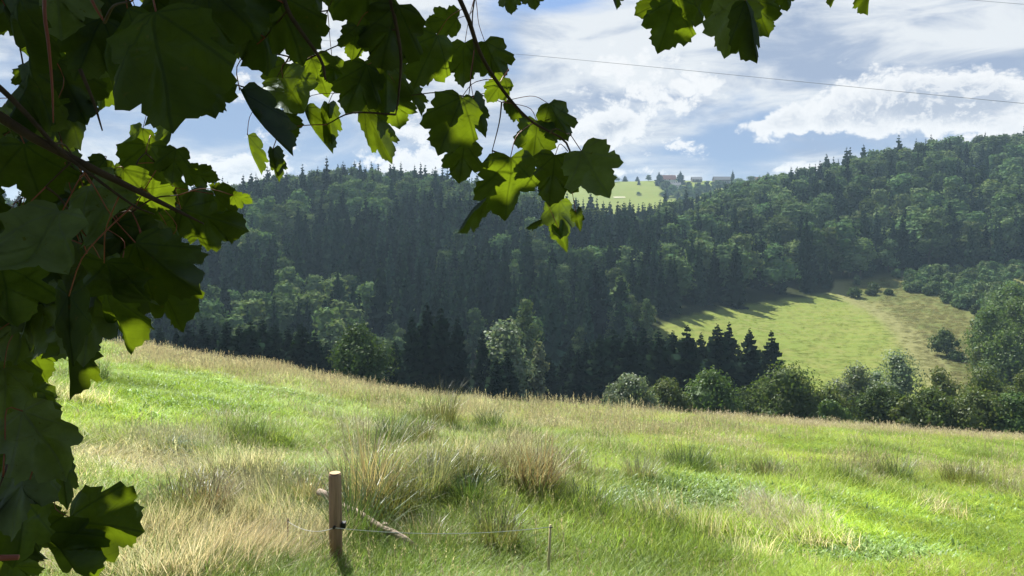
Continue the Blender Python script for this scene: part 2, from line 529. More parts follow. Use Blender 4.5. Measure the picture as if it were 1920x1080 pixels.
def spruce_mb(seed, h, wide=0.17, levels=17, per=8, bare=0.05, split=False):
    g = random.Random(seed)
    crown, trunk = MB(), MB()
    trunk.tube([(0, 0, -0.6), (0, 0, h * 0.5), (0, 0, h * 0.985)], [h * 0.014, h * 0.009, h * 0.001], 5)
    Rm = h * wide
    hv = []
    for i in range(5):
        f_ = i / 4
        for k in range(7):
            a = 2 * math.pi * k / 7 + i * 0.4
            rr = Rm * 0.58 * (1 - f_) ** 0.9 * g.uniform(0.85, 1.15) + 0.01
            hv.append((rr * math.cos(a), rr * math.sin(a), h * (bare + 0.03 + (0.90 - bare) * f_)))
    crown.add(hv, [(i * 7 + k, i * 7 + (k + 1) % 7, i * 7 + 7 + (k + 1) % 7, i * 7 + 7 + k) for i in range(4) for k in range(7)], (0.8, 0.8, 0.8))  # inner cone added to block sun through the crown, toned a little darker
    lean = g.uniform(0, 6.28)
    for i in range(levels):
        t = (i + g.uniform(-0.2, 0.2)) / (levels - 1)
        t = min(max(t, 0), 0.98)
        t = 1 - (1 - t) ** 1.2
        z = h * (bare + (1 - bare) * t)
        r0 = Rm * (1 - t) ** 0.72 * (1.0 if t > 0.12 else 0.85) + 0.003 * h
        n = per if t < 0.75 else max(5, per - 2)
        off = g.uniform(0, 6.28)
        for k in range(n):
            if g.random() < 0.07: continue
            a = off + 2 * math.pi * (k + g.uniform(-0.3, 0.3)) / n
            r = r0 * g.uniform(0.65, 1.15)
            rise = (0.35 * (t - 0.35)) * r
            ca, sa = math.cos(a), math.sin(a)
            hw = r * g.uniform(0.34, 0.46)
            drop = min(1.1 * h / levels, 0.85 * r)
            zz = z + g.uniform(-0.015, 0.015) * h
            c = g.uniform(0.7, 1.35)
            col = (c * g.uniform(0.9, 1.15), c, c * g.uniform(0.85, 1.1))
            sp = []
            for s_, w_, dz in ((0.06, 0.3, 0.02), (0.45, 1.0, -0.06), (0.8, 0.75, -0.17), (1.0, 0.0, -0.2)):
                px_, py_ = ca * r * s_, sa * r * s_
                zc = zz + rise * s_ + dz * r
                if w_ == 0: sp.append([(px_, py_, zc)])
                else:
                    w = hw * w_ * g.uniform(0.75, 1.25)
                    dr = -max(0.55 * w, drop * w_) * g.uniform(0.8, 1.25)
                    jag = g.uniform(-0.1, 0.1) * r
                    sp.append([(px_ - sa * w + ca * jag, py_ + ca * w + sa * jag, zc + dr), (px_, py_, zc), (px_ + sa * w - ca * jag, py_ - ca * w - sa * jag, zc + dr)])
            vs = [p for q in sp for p in q]
            crown.add(vs, [(0, 1, 4, 3), (1, 2, 5, 4), (3, 4, 7, 6), (4, 5, 8, 7), (6, 7, 9), (7, 8, 9)], col)
    return crown, trunk


def broad_mb(seed, h, w, clumps, size, flat=1.0, lobes=11, base=0.22, airy=0.0, core=0.74):
    """a crown of many leaf clumps over uneven lobes, on a trunk with limbs"""
    g = random.Random(seed); q = np.random.RandomState(seed)
    crown, trunk = MB(), MB()
    L = []
    zb = h * base
    for i in range(lobes):
        f = (i + 0.5) / lobes
        zz = zb + (h - zb) * (0.12 + 0.76 * f)
        prof = math.sin(math.pi * min(1.0, 0.16 + 0.80 * f)) ** 0.7
        a = i * 2.4 + g.uniform(-0.5, 0.5)
        rr = w * 0.5 * prof * g.uniform(0.30, 0.72)
        s = w * g.uniform(0.15, 0.33) * (0.75 + 0.4 * prof) * (11.0 / max(8, lobes)) ** 0.5
        L.append((rr * math.cos(a), rr * math.sin(a), zz, s, s * g.uniform(0.75, 1.05) * flat, g.uniform(0.82, 1.2)))
    L.append((g.uniform(-.05, .05) * w, g.uniform(-.05, .05) * w, h - w * 0.2, w * 0.2, w * 0.2, 1.05))
    L.append((0, 0, zb + (h - zb) * 0.45, w * 0.30, w * 0.34, 0.9))
    for l in L:                              # solid core added inside each lobe to stop sun passing through the crown
        ring = []
        vs = [(l[0], l[1], l[2] - l[4] * core)]
        for e in (-0.42, 0.05, 0.5):
            for k in range(7):
                a = 2 * math.pi * k / 7 + e
                rr = core * math.cos(e * 1.25) * g.uniform(0.8, 1.15)
                vs.append((l[0] + l[3] * rr * math.cos(a), l[1] + l[3] * rr * math.sin(a), l[2] + l[4] * e * core * 1.5 * g.uniform(0.85, 1.15)))
        vs.append((l[0], l[1], l[2] + l[4] * core))
        fs = [(0, 1 + (k + 1) % 7, 1 + k) for k in range(7)] + [(22, 15 + k, 15 + (k + 1) % 7) for k in range(7)]
        for i in range(2):
            for k in range(7): fs.append((1 + i * 7 + k, 1 + i * 7 + (k + 1) % 7, 8 + i * 7 + (k + 1) % 7, 8 + i * 7 + k))
        crown.add(vs, fs, (0.95, 0.95, 0.95))
    wt = np.array([l[3] ** 2 for l in L]); wt /= wt.sum()
    idx = q.choice(len(L), clumps, p=wt)
    for i in idx:
        l = L[i]
        d = q.normal(size=3); d /= np.linalg.norm(d) + 1e-9
        if d[2] < -0.5 and g.random() < 0.5: d[2] *= -1
        rad = g.uniform(0.62 - airy, 1.08) if g.random() < 0.8 else g.uniform(0.95, 1.25)
        c = np.array([l[0] + d[0] * l[3] * rad, l[1] + d[1] * l[3] * rad, l[2] + d[2] * l[4] * rad])
        if c[2] < h * 0.03: continue
        n = d * 1.0 + q.normal(size=3) * 0.42
        n /= np.linalg.norm(n) + 1e-9
        e = np.cross(n, q.normal(size=3)); e /= np.linalg.norm(e) + 1e-9
        f_ = np.cross(n, e)
        s = size * g.uniform(0.55, 1.35)
        b = -0.25 * s
        vs = [c + e * s, c + f_ * s * 0.62 + n * b * g.random(), c - e * s * 0.9 + n * b, c - f_ * s * 0.55]
        k = l[5] * g.uniform(0.82, 1.18)
        crown.add(vs, [(0, 1, 2), (0, 2, 3)], (k * g.uniform(0.88, 1.16), k, k * g.uniform(0.8, 1.15)))
    tr = max(0.05, h * 0.016)
    trunk.tube([(0, 0, -0.5), (g.uniform(-.1, .1), g.uniform(-.1, .1), zb), (0, 0, h * 0.72)], [tr * 1.25, tr, tr * 0.35], 6)
    for l in L[: 6]:
        z0 = zb + (l[2] - zb) * 0.3
        trunk.tube([(0, 0, z0), (l[0] * 0.55, l[1] * 0.55, z0 + (l[2] - z0) * 0.65), (l[0], l[1], l[2])], [tr * 0.5, tr * 0.35, tr * 0.1], 4, cap=False)
    return crown, trunk


def joined_mesh(name, cr, tk, mf):
    n0 = len(cr.f)
    m = MB()
    m.add(cr.v, cr.f); m.c = list(cr.c)
    m.add(tk.v, tk.f, (1, 1, 1), 1)
    return m.mesh(name, [mf, M_BARK])


SPR, BRO = [], []
for i in range(5):
    h = 20.0
    c, t = spruce_mb(100 + i, h, 0.170 + 0.025 * (i % 3), 15, 7)
    SPR.append(joined_mesh("spruce_tree", c, t, M_SPRUCE))
for i in range(5):
    h, w = 18.0, 10.5 + (i % 3) * 1.3
    c, t = broad_mb(200 + i, h, w, 1000, 0.66, lobes=6 + i % 3, base=0.12)
    BRO.append(joined_mesh("broadleaf_tree", c, t, M_BROAD))

# ------------------------------------------------------------------ the far forest
def forest_points():
    sp = 6.3
    xs = np.arange(-420, 460, sp); ys = np.arange(185, 600, sp)
    X, Y = np.meshgrid(xs, ys)
    q = np.random.RandomState(5)
    X = X + q.uniform(-0.45, 0.45, X.shape) * sp; Y = Y + q.uniform(-0.45, 0.45, X.shape) * sp
    X, Y = X.ravel(), Y.ravel()
    px = 960 + F * X / Y
    keep = (px > -120) & (px < 2060)
    X, Y, px = X[keep], Y[keep], px[keep]
    fr = np.interp(px, FRONT_PX, FRONT_Y) + (vnoise(X, Y, 21, 9) - 0.5) * 9
    bk = np.interp(px, BACK_PX, BACK_Y)
    keep = (Y > fr) & (Y < bk)
    keep &= q.uniform(size=len(X)) > 0.10
    X, Y, px, fr = X[keep], Y[keep], px[keep], fr[keep]
    Z = height(X, Y)
    rw = row(Z + 15, Y)
    n = vnoise(X, Y, 31, 34) * 0.65 + vnoise(X, Y, 33, 12) * 0.35
    ps = np.full(len(X), 0.78)                       # share of spruces
    ps = np.where((px < 1150) & (rw < 390), 0.32, ps)
    ps = np.where((px > 800) & (px < 1120) & (rw > 440) & (rw < 560), 0.45, ps)
    ps = np.where((px > 300) & (px < 760) & (rw > 520), 0.55, ps)
    ps = np.where(px > 1240, 0.55, ps)
    ps = np.where(px > 1480, 0.30, ps)
    ps = np.where((px > 1500) & (rw < 285), 0.55, ps)
    ps = np.where((px > 1250) & (px < 1480) & (rw < 400), 0.25, ps)
    ps = np.where((px > 700) & (px < 1310) & (Y < 262), 0.5, ps)
    spruce = (n + q.uniform(-0.3, 0.3, len(X))) < np.interp(ps, [0, 0.3, 0.5, 0.8, 1], [0.1, 0.36, 0.5, 0.68, 0.95])
    hs = np.where(spruce, q.uniform(15, 25, len(X)), q.uniform(12, 20, len(X)) * np.where(px > 1240, 1.12, 1.0))
    tall = q.uniform(size=len(X)) < np.where(px > 1440, 0.22, 0.05)
    hs = np.where(tall & spruce, hs * 1.22, hs)
    hs = np.where((px > 700) & (px < 1310) & (Y < 262) & ~spruce, hs * 0.74, hs)
    # broad crowns need room: thin them
    keep = (spruce & (q.uniform(size=len(X)) < 0.88)) | (~spruce & (q.uniform(size=len(X)) < np.where(px > 1240, 0.48, 0.58)))
    hs = np.where((px > 1060) & (px < 1330) & (Y > 380), hs * 0.92, hs)
    return X[keep], Y[keep], Z[keep], hs[keep], spruce[keep], px[keep]


def zone(px, rtop, X, Y):
    if px < 430: c = "beside the maple leaves"
    elif px < 520: c = "above the low spruces"
    elif px < 610: c = "before the round bush"
    elif px < 770: c = "above the round bush"
    elif px < 900: c = "above the tall clump"
    elif px < 1080: c = "above the pale tree"
    elif px < 1240: c = "below the hilltop meadow"
    elif px < 1400: c = "below the hilltop houses"
    elif px < 1570: c = "above the mown field"
    elif px < 1720: c = "above the dry field corner"
    else: c = "above the scrub slope"
    f = float(np.interp(px, FRONT_PX, FRONT_Y)); b = min(500.0, float(np.interp(px, BACK_PX, BACK_Y)))
    t = (Y - f) / (b - f)
    r = "at the forest foot" if t < 0.10 else "low in the forest" if t < 0.35 else "midway up the forest" if t < 0.62 else "high in the forest" if t < 0.88 else "on the forest skyline"
    return r, c


def build_forest():
    X, Y, Z, H, S, PX = forest_points()
    n = len(X)
    order = np.argsort(Y)
    buf = np.zeros((270, 480), bool)      # rough visibility, front to back
    vis = np.zeros(n)
    crest = np.interp(np.arange(480) * 4, CR_PX, CR_ROW) / 4
    for j in range(480): buf[int(crest[j]):, j] = True
    for i in order:
        w = H[i] * (0.28 if S[i] else 0.6)
        x0, x1 = (PX[i] - F * w / 2 / Y[i]) / 4, (PX[i] + F * w / 2 / Y[i]) / 4
        r0, r1 = row(Z[i] + H[i], Y[i]) / 4, row(Z[i], Y[i]) / 4
        a, b, c, d = int(max(0, x0)), int(min(480, x1 + 1)), int(max(0, r0)), int(min(270, r1 + 1))
        if b <= a or d <= c: continue
        blk = buf[c:d, a:b]
        vis[i] = (~blk).sum()
        blk[:] = True
    solo = set()
    for kind in (True, False):
        k = [i for i in np.argsort(-vis) if S[i] == kind and vis[i] > 0][:285]
        solo |= set(int(i) for i in k)
    q = random.Random(11)
    made = {}
    for i in range(n):
        if i not in solo: continue
        me = q.choice(SPR if S[i] else BRO)
        o = bpy.data.objects.new("spruce_tree" if S[i] else "broadleaf_tree", me)
        s = H[i] / (20.0 if S[i] else 18.0)
        o.location = (X[i], Y[i], Z[i])
        wv = q.uniform(0.85, 1.2) * (1.15 if PX[i] > 1240 and not S[i] else 1.0)
        o.scale = (s * wv, s * wv, s)
        o.rotation_euler = (0, 0, q.uniform(0, 6.28))
        r, c = zone(PX[i], 0, X[i], Y[i])
        size = ("tall" if H[i] > 21 else "slender" if wv < 1.0 else "broad") if S[i] else ("large" if H[i] > 17 else "small" if H[i] < 14 else "rounded")
        lab = f"{size} dark spruce {r}, {c}" if S[i] else f"{size} leafy tree {r}, {c}"
        tag(o, lab, "tree", ("spruces" if S[i] else "leafy trees") + " of the forest on the far hills")
        link(o)
        made.setdefault(lab, []).append((PX[i], o))
    words_ = ["first", "second", "third", "fourth", "fifth"]
    for lab, L in made.items():
        if 1 < len(L) <= 5:
            for k, (_, o) in enumerate(sorted(L, key=lambda e: e[0])):
                o["label"] = f"{lab}, {words_[k]} from the left"
    rest = [i for i in range(n) if i not in solo]
    pts = [(X[i], Y[i], Z[i]) for i in rest]
    return pts, [H[i] for i in rest], [bool(S[i]) for i in rest], n


def scatter(name, pts, srcs, idx, scl, rot, tint=None, kind="stuff", label=None):
    """one stuff object: every point carries an instance of one of the source meshes"""
    src_col = bpy.data.collections.new(name + "_sources")
    for i, me in enumerate(srcs):
        o = bpy.data.objects.new(f"{name}_source_{i:02d}", me)
        src_col.objects.link(o)
    me = bpy.data.meshes.new(name)
    me.from_pydata([tuple(map(float, p)) for p in pts], [], [])
    a = me.attributes.new("pick", 'INT', 'POINT'); a.data.foreach_set("value", np.array(idx, np.int32))
    a = me.attributes.new("size", 'FLOAT_VECTOR', 'POINT'); a.data.foreach_set("vector", np.array(scl, np.float32).ravel())
    a = me.attributes.new("turn", 'FLOAT_VECTOR', 'POINT'); a.data.foreach_set("vector", np.array(rot, np.float32).ravel())
    if tint is not None:
        a = me.attributes.new("tint", 'FLOAT_COLOR', 'POINT')
        a.data.foreach_set("color", np.hstack([np.array(tint, np.float32), np.ones((len(pts), 1), np.float32)]).ravel())
    ng = bpy.data.node_groups.new(name + "_scatter", 'GeometryNodeTree')
    ng.interface.new_socket("Geometry", in_out='INPUT', socket_type='NodeSocketGeometry')
    ng.interface.new_socket("Geometry", in_out='OUTPUT', socket_type='NodeSocketGeometry')
    N = ng.nodes; Lk = ng.links
    gi = N.new('NodeGroupInput'); go = N.new('NodeGroupOutput')
    ci = N.new('GeometryNodeCollectionInfo')
    ci.inputs['Collection'].default_value = src_col
    ci.inputs['Separate Children'].default_value = True
    ci.inputs['Reset Children'].default_value = True
    ip = N.new('GeometryNodeInstanceOnPoints')
    ip.inputs['Pick Instance'].default_value = True
    def named(nm, ty):
        x = N.new('GeometryNodeInputNamedAttribute'); x.data_type = ty; x.inputs[0].default_value = nm
        return x.outputs['Attribute']
    Lk.new(gi.outputs[0], ip.inputs['Points'])
    Lk.new(ci.outputs[0], ip.inputs['Instance'])
    Lk.new(named("pick", 'INT'), ip.inputs['Instance Index'])
    er = N.new('FunctionNodeEulerToRotation')
    Lk.new(named("turn", 'FLOAT_VECTOR'), er.inputs[0])
    Lk.new(er.outputs[0], ip.inputs['Rotation'])
    Lk.new(named("size", 'FLOAT_VECTOR'), ip.inputs['Scale'])
    Lk.new(ip.outputs[0], go.inputs[0])
    o = link(bpy.data.objects.new(name, me))
    md = o.modifiers.new("scatter", 'NODES'); md.node_group = ng
    tag(o, label, None, None, kind)
    return o


_pts, _hs, _sp, _n = build_forest()
q = random.Random(3)
_idx = [q.randrange(5) + (0 if s else 5) for s in _sp]
_scl = []
for h, s in zip(_hs, _sp):
    k = h / (20.0 if s else 18.0); wv = q.uniform(0.85, 1.2)
    _scl.append((k * wv, k * wv, k))
scatter("forest", _pts, SPR + BRO, _idx, _scl, [(0, 0, q.uniform(0, 6.28)) for _ in _pts])
print("forest trees", _n, "as stuff", len(_pts))


# ------------------------------------------------------------------ nearer trees, one by one
def tree_thing(name, label, cat, group, loc, cr, tk, mf, rz=0.0, scale=1.0, cache={}):
    o = empty(name, loc, rz)
    o.scale = (scale, scale, scale) if not isinstance(scale, tuple) else scale
    tag(o, label, cat, group)
    link(bpy.data.objects.new("crown", cr), o)
    link(bpy.data.objects.new("trunk", tk), o)
    return o


M_DARKSPR = foliage_mat("dark_spruce_needles", (0.014, 0.027, 0.016), 0.12, (1.4, 1.6, 0.8), 0.25, 0.0)
SPN = []
for i in range(5):
    c, t = spruce_mb(300 + i, 17.0, 0.155 + 0.012 * (i % 3), 24, 10, 0.03)
    SPN.append((c.mesh("spruce_crown", M_DARKSPR), t.mesh("spruce_trunk", M_BARK)))


def place_spruce(px, top, d, label, group, k=0, wid=1.0):
    x = (px - 960) / F * d
    z = gz(x, d)
    h = (HOR - top) / F * d - z
    s = h / 17.0
    cr, tk = SPN[k % 5]
    tree_thing("spruce_tree", label, "tree", group, (x, d, z), cr, tk, M_SPRUCE, k * 1.7, (s * wid, s * wid, s))


# tall clump beside the round bush
G1 = "spruces in the tall dark clump"
for k, (px, top, d, lab, wd) in enumerate([
        (772, 590, 128, "dark spruce at the round bush's side of the tall clump", 1.25),
        (800, 568, 132, "tallest dark spruce of the clump beside the round bush", 1.35),
        (826, 575, 129, "dense dark spruce in the middle of the tall clump", 1.25),
        (858, 592, 127, "dark pointed spruce standing a little apart from the tall clump", 1.1),
        (905, 618, 136, "dark spruce just before the pale rounded tree", 1.0),
        (780, 610, 140, "dark spruce behind the tall clump next to the round bush", 1.2)]):
    place_spruce(px, top, d, lab, G1, k, wd * 1.25)
G2 = "spruces planted in the dark row by the far field"
rowp = [(975, 652), (1005, 660), (1030, 668), (1058, 664), (1085, 655), (1098, 640), (1125, 626), (1150, 615), (1178, 618), (1205, 612), (1235, 618),
        (1262, 620), (1288, 610), (1315, 624), (1345, 608), (1367, 604), (1405, 616), (1447, 620)]
names = ["first", "second", "third", "fourth", "fifth", "sixth", "seventh", "eighth", "ninth", "tenth", "eleventh", "twelfth", "thirteenth",
         "fourteenth", "fifteenth", "sixteenth", "last but one", "end"]
for k, (px, top) in enumerate(rowp):
    lab = f"dark spruce, {names[k]} in the row counted from the pale rounded tree" if k < 17 else "dark pointed spruce ending the row against the mown field"
    if px in (1345, 1367): lab = f"dark spruce with a sharp tip, {names[k]} in the row, rising over the field"
    place_spruce(px, top, 146 + rnd.uniform(-4, 5) + (6 if k % 2 else 0), lab, G2, k, rnd.uniform(1.8, 2.2) if k < 15 else 1.6)
ORD = names[:16] + ["seventeenth", "eighteenth"]
G3 = "spruces filling the row from behind"
for k, (px, top) in enumerate([(1015, 650), (1070, 645), (1112, 640), (1140, 632), (1165, 628), (1192, 622), (1220, 628), (1250, 632), (1275, 634), (1300, 634), (1330, 640), (1385, 645), (1425, 655)]):
    place_spruce(px, top, 160 + rnd.uniform(-3, 6), f"dark spruce in the second line behind the spruce row, {ORD[k]} along it", G3, k + 2, 2.1)
G4 = "low spruces along the hidden foot of the meadow"
for k, (px, top) in enumerate([(300, 612), (330, 618), (352, 608), (380, 604), (402, 612), (425, 600), (448, 610), (470, 600), (492, 596), (515, 606), (540, 612), (566, 604), (590, 622), (612, 640), (740, 640), (640, 650), (930, 668), (950, 660)]):
    place_spruce(px, top, 118 + rnd.uniform(-4, 10), f"low dark spruce peeping over the dry grass crest, {ORD[k]} along it", G4, k, 2.0)


def leafy(name, px, top, d, wpx, label, group, mf, seed, size=0.27, clumps=3400, flat=1.0, base=0.05, lobes=12, cat="tree", airy=0.0, extra=0.0):
    x = (px - 960) / F * d
    z = gz(x, d) - extra
    h = (HOR - top) / F * d - z
    w = wpx / F * d
    c, t = broad_mb(seed, h, w, clumps, size, flat, lobes, base, airy, 0.5)
    return tree_thing(name, label, cat, group, (x, d, z), c.mesh("crown", mf), t.mesh("trunk", M_BARK), mf)


M_DARKB = foliage_mat("dark_bush_leaves", (0.050, 0.076, 0.024), 0.26, (1.4, 1.5, 0.7), 0.05, 0.01)
leafy("round_tree", 676, 611, 100, 128, "round dark leafy bush standing alone behind the dry crest", None, M_DARKB, 401, 0.22, 7000, 1.0, 0.05, 16)
leafy("leafy_tree", 950, 604, 140, 120, "pale rounded tree between the spruce clump and the spruce row", None, M_WILLOW, 402, 0.42, 3400, base=0.1)
leafy("leafy_tree", 985, 560, 175, 62, "pale green slim tree rising behind the pale rounded tree", None, M_BROAD, 403, 0.45, 2200, base=0.1)
leafy("leafy_tree", 1010, 640, 142, 40, "small pale tree tucked beside the first spruces of the row", None, M_WILLOW, 404, 0.40, 1200, base=0.1)
leafy("leafy_tree", 1212, 560, 235, 30, "small pale tree at the forest edge beside the field's tip", None, M_BROAD, 405, 0.45, 1000, base=0.1)
GH = "hedge bushes along the meadow's far edge"
hedge = [
    (1180, 704, 92, 92, "grey-green rounded bush, first of the hedge below the spruce row", M_WILLOW),
    (1252, 716, 96, 80, "small green bush between the first two rounded hedge bushes", M_HEDGE),
    (1338, 690, 98, 120, "tall rounded green bush below the middle of the spruce row", M_HEDGE),
    (1425, 712, 104, 90, "darker green bush in the dip below the end of the spruce row", M_DARKB),
    (1482, 690, 98, 150, "widest green bush of the hedge, below the last spruce", M_HEDGE),
    (1555, 722, 96, 90, "low green bush where the mown field meets the hedge", M_HEDGE),
    (1608, 680, 112, 100, "greyish loose willow bush at the foot of the mown field", M_WILLOW),
    (1682, 652, 120, 130, "pale silvery willow, tallest in the hedge", M_WILLOW),
    (1652, 728, 92, 110, "dark green rounded bush in front of the silvery willow", M_DARKB),
    (1745, 725, 92, 96, "dark green bush beside the one before the silvery willow", M_HEDGE),
    (1768, 690, 112, 90, "mid green bush behind the dark hedge bushes", M_HEDGE),
    (1835, 728, 90, 120, "broad dark green bush below the tall trees at the field's side", M_HEDGE),
    (1905, 735, 88, 100, "last green hedge bush, at the picture's edge", M_HEDGE),
    (1850, 690, 116, 110, "yellowish green bush beneath the tall trees", M_HEDGE),
    (1925, 690, 110, 90, "leafy bush under the tall trees at the picture's edge", M_HEDGE),
    (1700, 745, 86, 50, "small green sapling bush between two dark hedge bushes", M_HEDGE),
    (1560, 752, 86, 60, "small yellow-green bush at the meadow's rim", M_HEDGE),
]
for k, (px, top, d, wpx, lab, mf) in enumerate(hedge):
    leafy("hedge_bush", px, top, d, wpx * 1.08, lab, GH, mf, 420 + k, 0.19, 6200, 0.95, 0.02, 13, "bush")
GR = "tall trees beside the far field"
for k, (px, top, d, wpx, lab) in enumerate([
        (1862, 575, 190, 92, "tall dark leafy tree at the field's side, first from the field"),
        (1905, 556, 200, 90, "tall dark leafy tree next to the first one beside the field"),
        (1950, 560, 195, 110, "tall leafy tree cut by the picture's edge beside the field"),
        (1890, 620, 172, 90, "leafy tree standing before the two tall dark trees"),
        (1845, 640, 178, 50, "slim leafy tree at the foot of the tall dark trees"),
        (1900, 530, 235, 80, "leafy tree behind the tall dark trees, reaching the scrub")]):
    leafy("leafy_tree", px, top, d, wpx, lab, GR, M_HEDGE, 450 + k, 0.34, 4200, 1.0, 0.06, 13)
leafy("leafy_tree", 1775, 620, 214, 50, "small dark tree alone at the edge of the rough field", None, M_DARKB, 470, 0.35, 1300, base=0.06)
leafy("field_shrub", 1795, 662, 210, 36, "low dark shrub beside the small lone tree", None, M_DARKB, 471, 0.3, 700, base=0.02, cat="bush")
GS = "shrubs at the top of the far field"
for k, (px, foot, hpx, wpx, lab) in enumerate([
        (1603, 558, 18, 27, "round dark shrub at the head of the track"),
        (1637, 545, 14, 26, "dark shrub just above the round one at the head of the track"),
        (1634, 553, 9, 20, "small dark shrub below the pair at the field's top"),
        (1667, 553, 9, 18, "small dark shrub standing alone on the dry field top"),
        (1607, 537, 22, 13, "thin dark sapling above the round shrub")]):
    d = ground_at(px, foot, 170.0, 345.0)[1]
    leafy("field_shrub", px, foot - hpx, d, wpx, lab, GS, M_DARKB, 480 + k, 0.5, 420, 0.8, 0.0, 7, "bush")

# scrub on the slope beside the field: low bushes, each its own
SCR = []
for i in range(5):
    c, t = broad_mb(500 + i, 3.2, 4.2, 380, 0.42, 0.9, 7, 0.0)
    SCR.append(joined_mesh("scrub_bush", c, t, M_BROAD))
q = random.Random(19); n_s = 0
for i in range(2600):
    d = q.uniform(228, 334); px = q.uniform(1680, 2030)
    lo = np.interp(px, [1680, 1700, 1760, 1830, 1850, 2030], [322, 312, 296, 262, 235, 228])
    if d < lo or n_s >= 290: continue
    if q.random() > 0.36: continue
    x = (px - 960) / F * d
    o = bpy.data.objects.new("scrub_bush", q.choice(SCR))
    s = q.uniform(0.7, 1.5) * (1.25 if d < 265 else 1.0)
    o.location = (x, d, gz(x, d)); o.scale = (s, s, s * q.uniform(0.8, 1.2)); o.rotation_euler = (0, 0, q.uniform(0, 6.28))
    band = "upper" if d > 312 else "middle" if d > 280 else "lower"
    near = "beside the dry field corner" if px < 1760 else "above the rough field" if px < 1840 else "behind the tall trees"
    tag(o, f"low green scrub bush on the {band} scrub slope, {near}", "bush", "scrub bushes on the slope beside the far field")
    link(o); n_s += 1

# ------------------------------------------------------------------ hilltop meadow: houses and trees
W_PALE = simple_mat("pale_render", (0.62, 0.60, 0.56), 0.9, 1.2, (0.5, 0.48, 0.44))
W_WOOD = simple_mat("weathered_boards", (0.13, 0.11, 0.10), 0.9, 2.0, (0.09, 0.075, 0.07), 0.2, (1, 1, 0.1))
R_RED = simple_mat("red_roof_tiles", (0.22, 0.105, 0.085), 0.85, 3.0, (0.16, 0.08, 0.07))
R_GREY = simple_mat("grey_roof", (0.12, 0.125, 0.135), 0.8, 2.0, (0.09, 0.09, 0.1))
GLASS = simple_mat("window_glass", (0.03, 0.035, 0.045), 0.15, spec=0.6)
M_TRIM = simple_mat("white_trim", (0.7, 0.7, 0.68), 0.7)


def house(px, base_row, d, w, depth, wall_h, roof_h, label, mw, mr, rz=0.0, win=3, storeys=1, chimney=True, group="houses on the hilltop", gable_front=False):
    x = (px - 960) / F * d
    z = min((HOR - base_row) / F * d, gz(x, d) + 0.3)
    z = max(z, gz(x, d) - 0.5)
    root = empty("house", (x, d, z), rz)
    tag(root, label, "house", group)
    m = MB(); m.box((0, 0, wall_h / 2 - 1.5), (w, depth, wall_h + 3))
    # gable triangles
    g0 = wall_h - 0.002
    for s in (-1, 1):
        X = s * (w / 2 - 0.15)
        m.add([(X - .1, -depth / 2, g0), (X - .1, depth / 2, g0), (X - .1, 0, wall_h + roof_h - .2), (X + .1, -depth / 2, g0), (X + .1, depth / 2, g0), (X + .1, 0, wall_h + roof_h - .2)],
              [(0, 1, 2), (3, 5, 4), (0, 2, 5, 3), (1, 4, 5, 2)])
    m.build("wall", mw, root)
    r = MB()
    ov = 0.6
    ang = math.atan2(roof_h, depth / 2)
    L = (depth / 2 + ov) / math.cos(ang)
    for s in (-1, 1):
        c = (0, s * (depth / 2 + ov) / 2, wall_h + roof_h - math.tan(ang) * (depth / 2 + ov) / 2 + 0.12)
        r.box(c, (w + 1.0, L, 0.24), Matrix.Rotation(-s * ang, 3, 'X'))
    rf = r.build("roof", mr, root)
    if chimney:
        c = MB(); c.box((w * 0.2, 0.4, wall_h + roof_h + 0.3), (0.8, 0.8, 2.0)); c.build("chimney", W_PALE, rf)
    for st in range(storeys):
        for k in range(win):
            X = (k - (win - 1) / 2) * w / win
            zc = 1.5 + st * 2.7
            f = MB(); f.box((X, -depth / 2 - 0.04, zc), (1.7, 0.12, 1.5)); fo = f.build("window", M_TRIM, root)
            p = MB(); p.box((X, -depth / 2 - 0.11, zc), (1.35, 0.04, 1.15)); p.build("pane", GLASS, fo)
    dm = MB(); dm.box((w * 0.5 / win + 0.2, -depth / 2 - 0.05, 1.0), (1.0, 0.12, 2.1)); dm.build("door", W_WOOD, root)


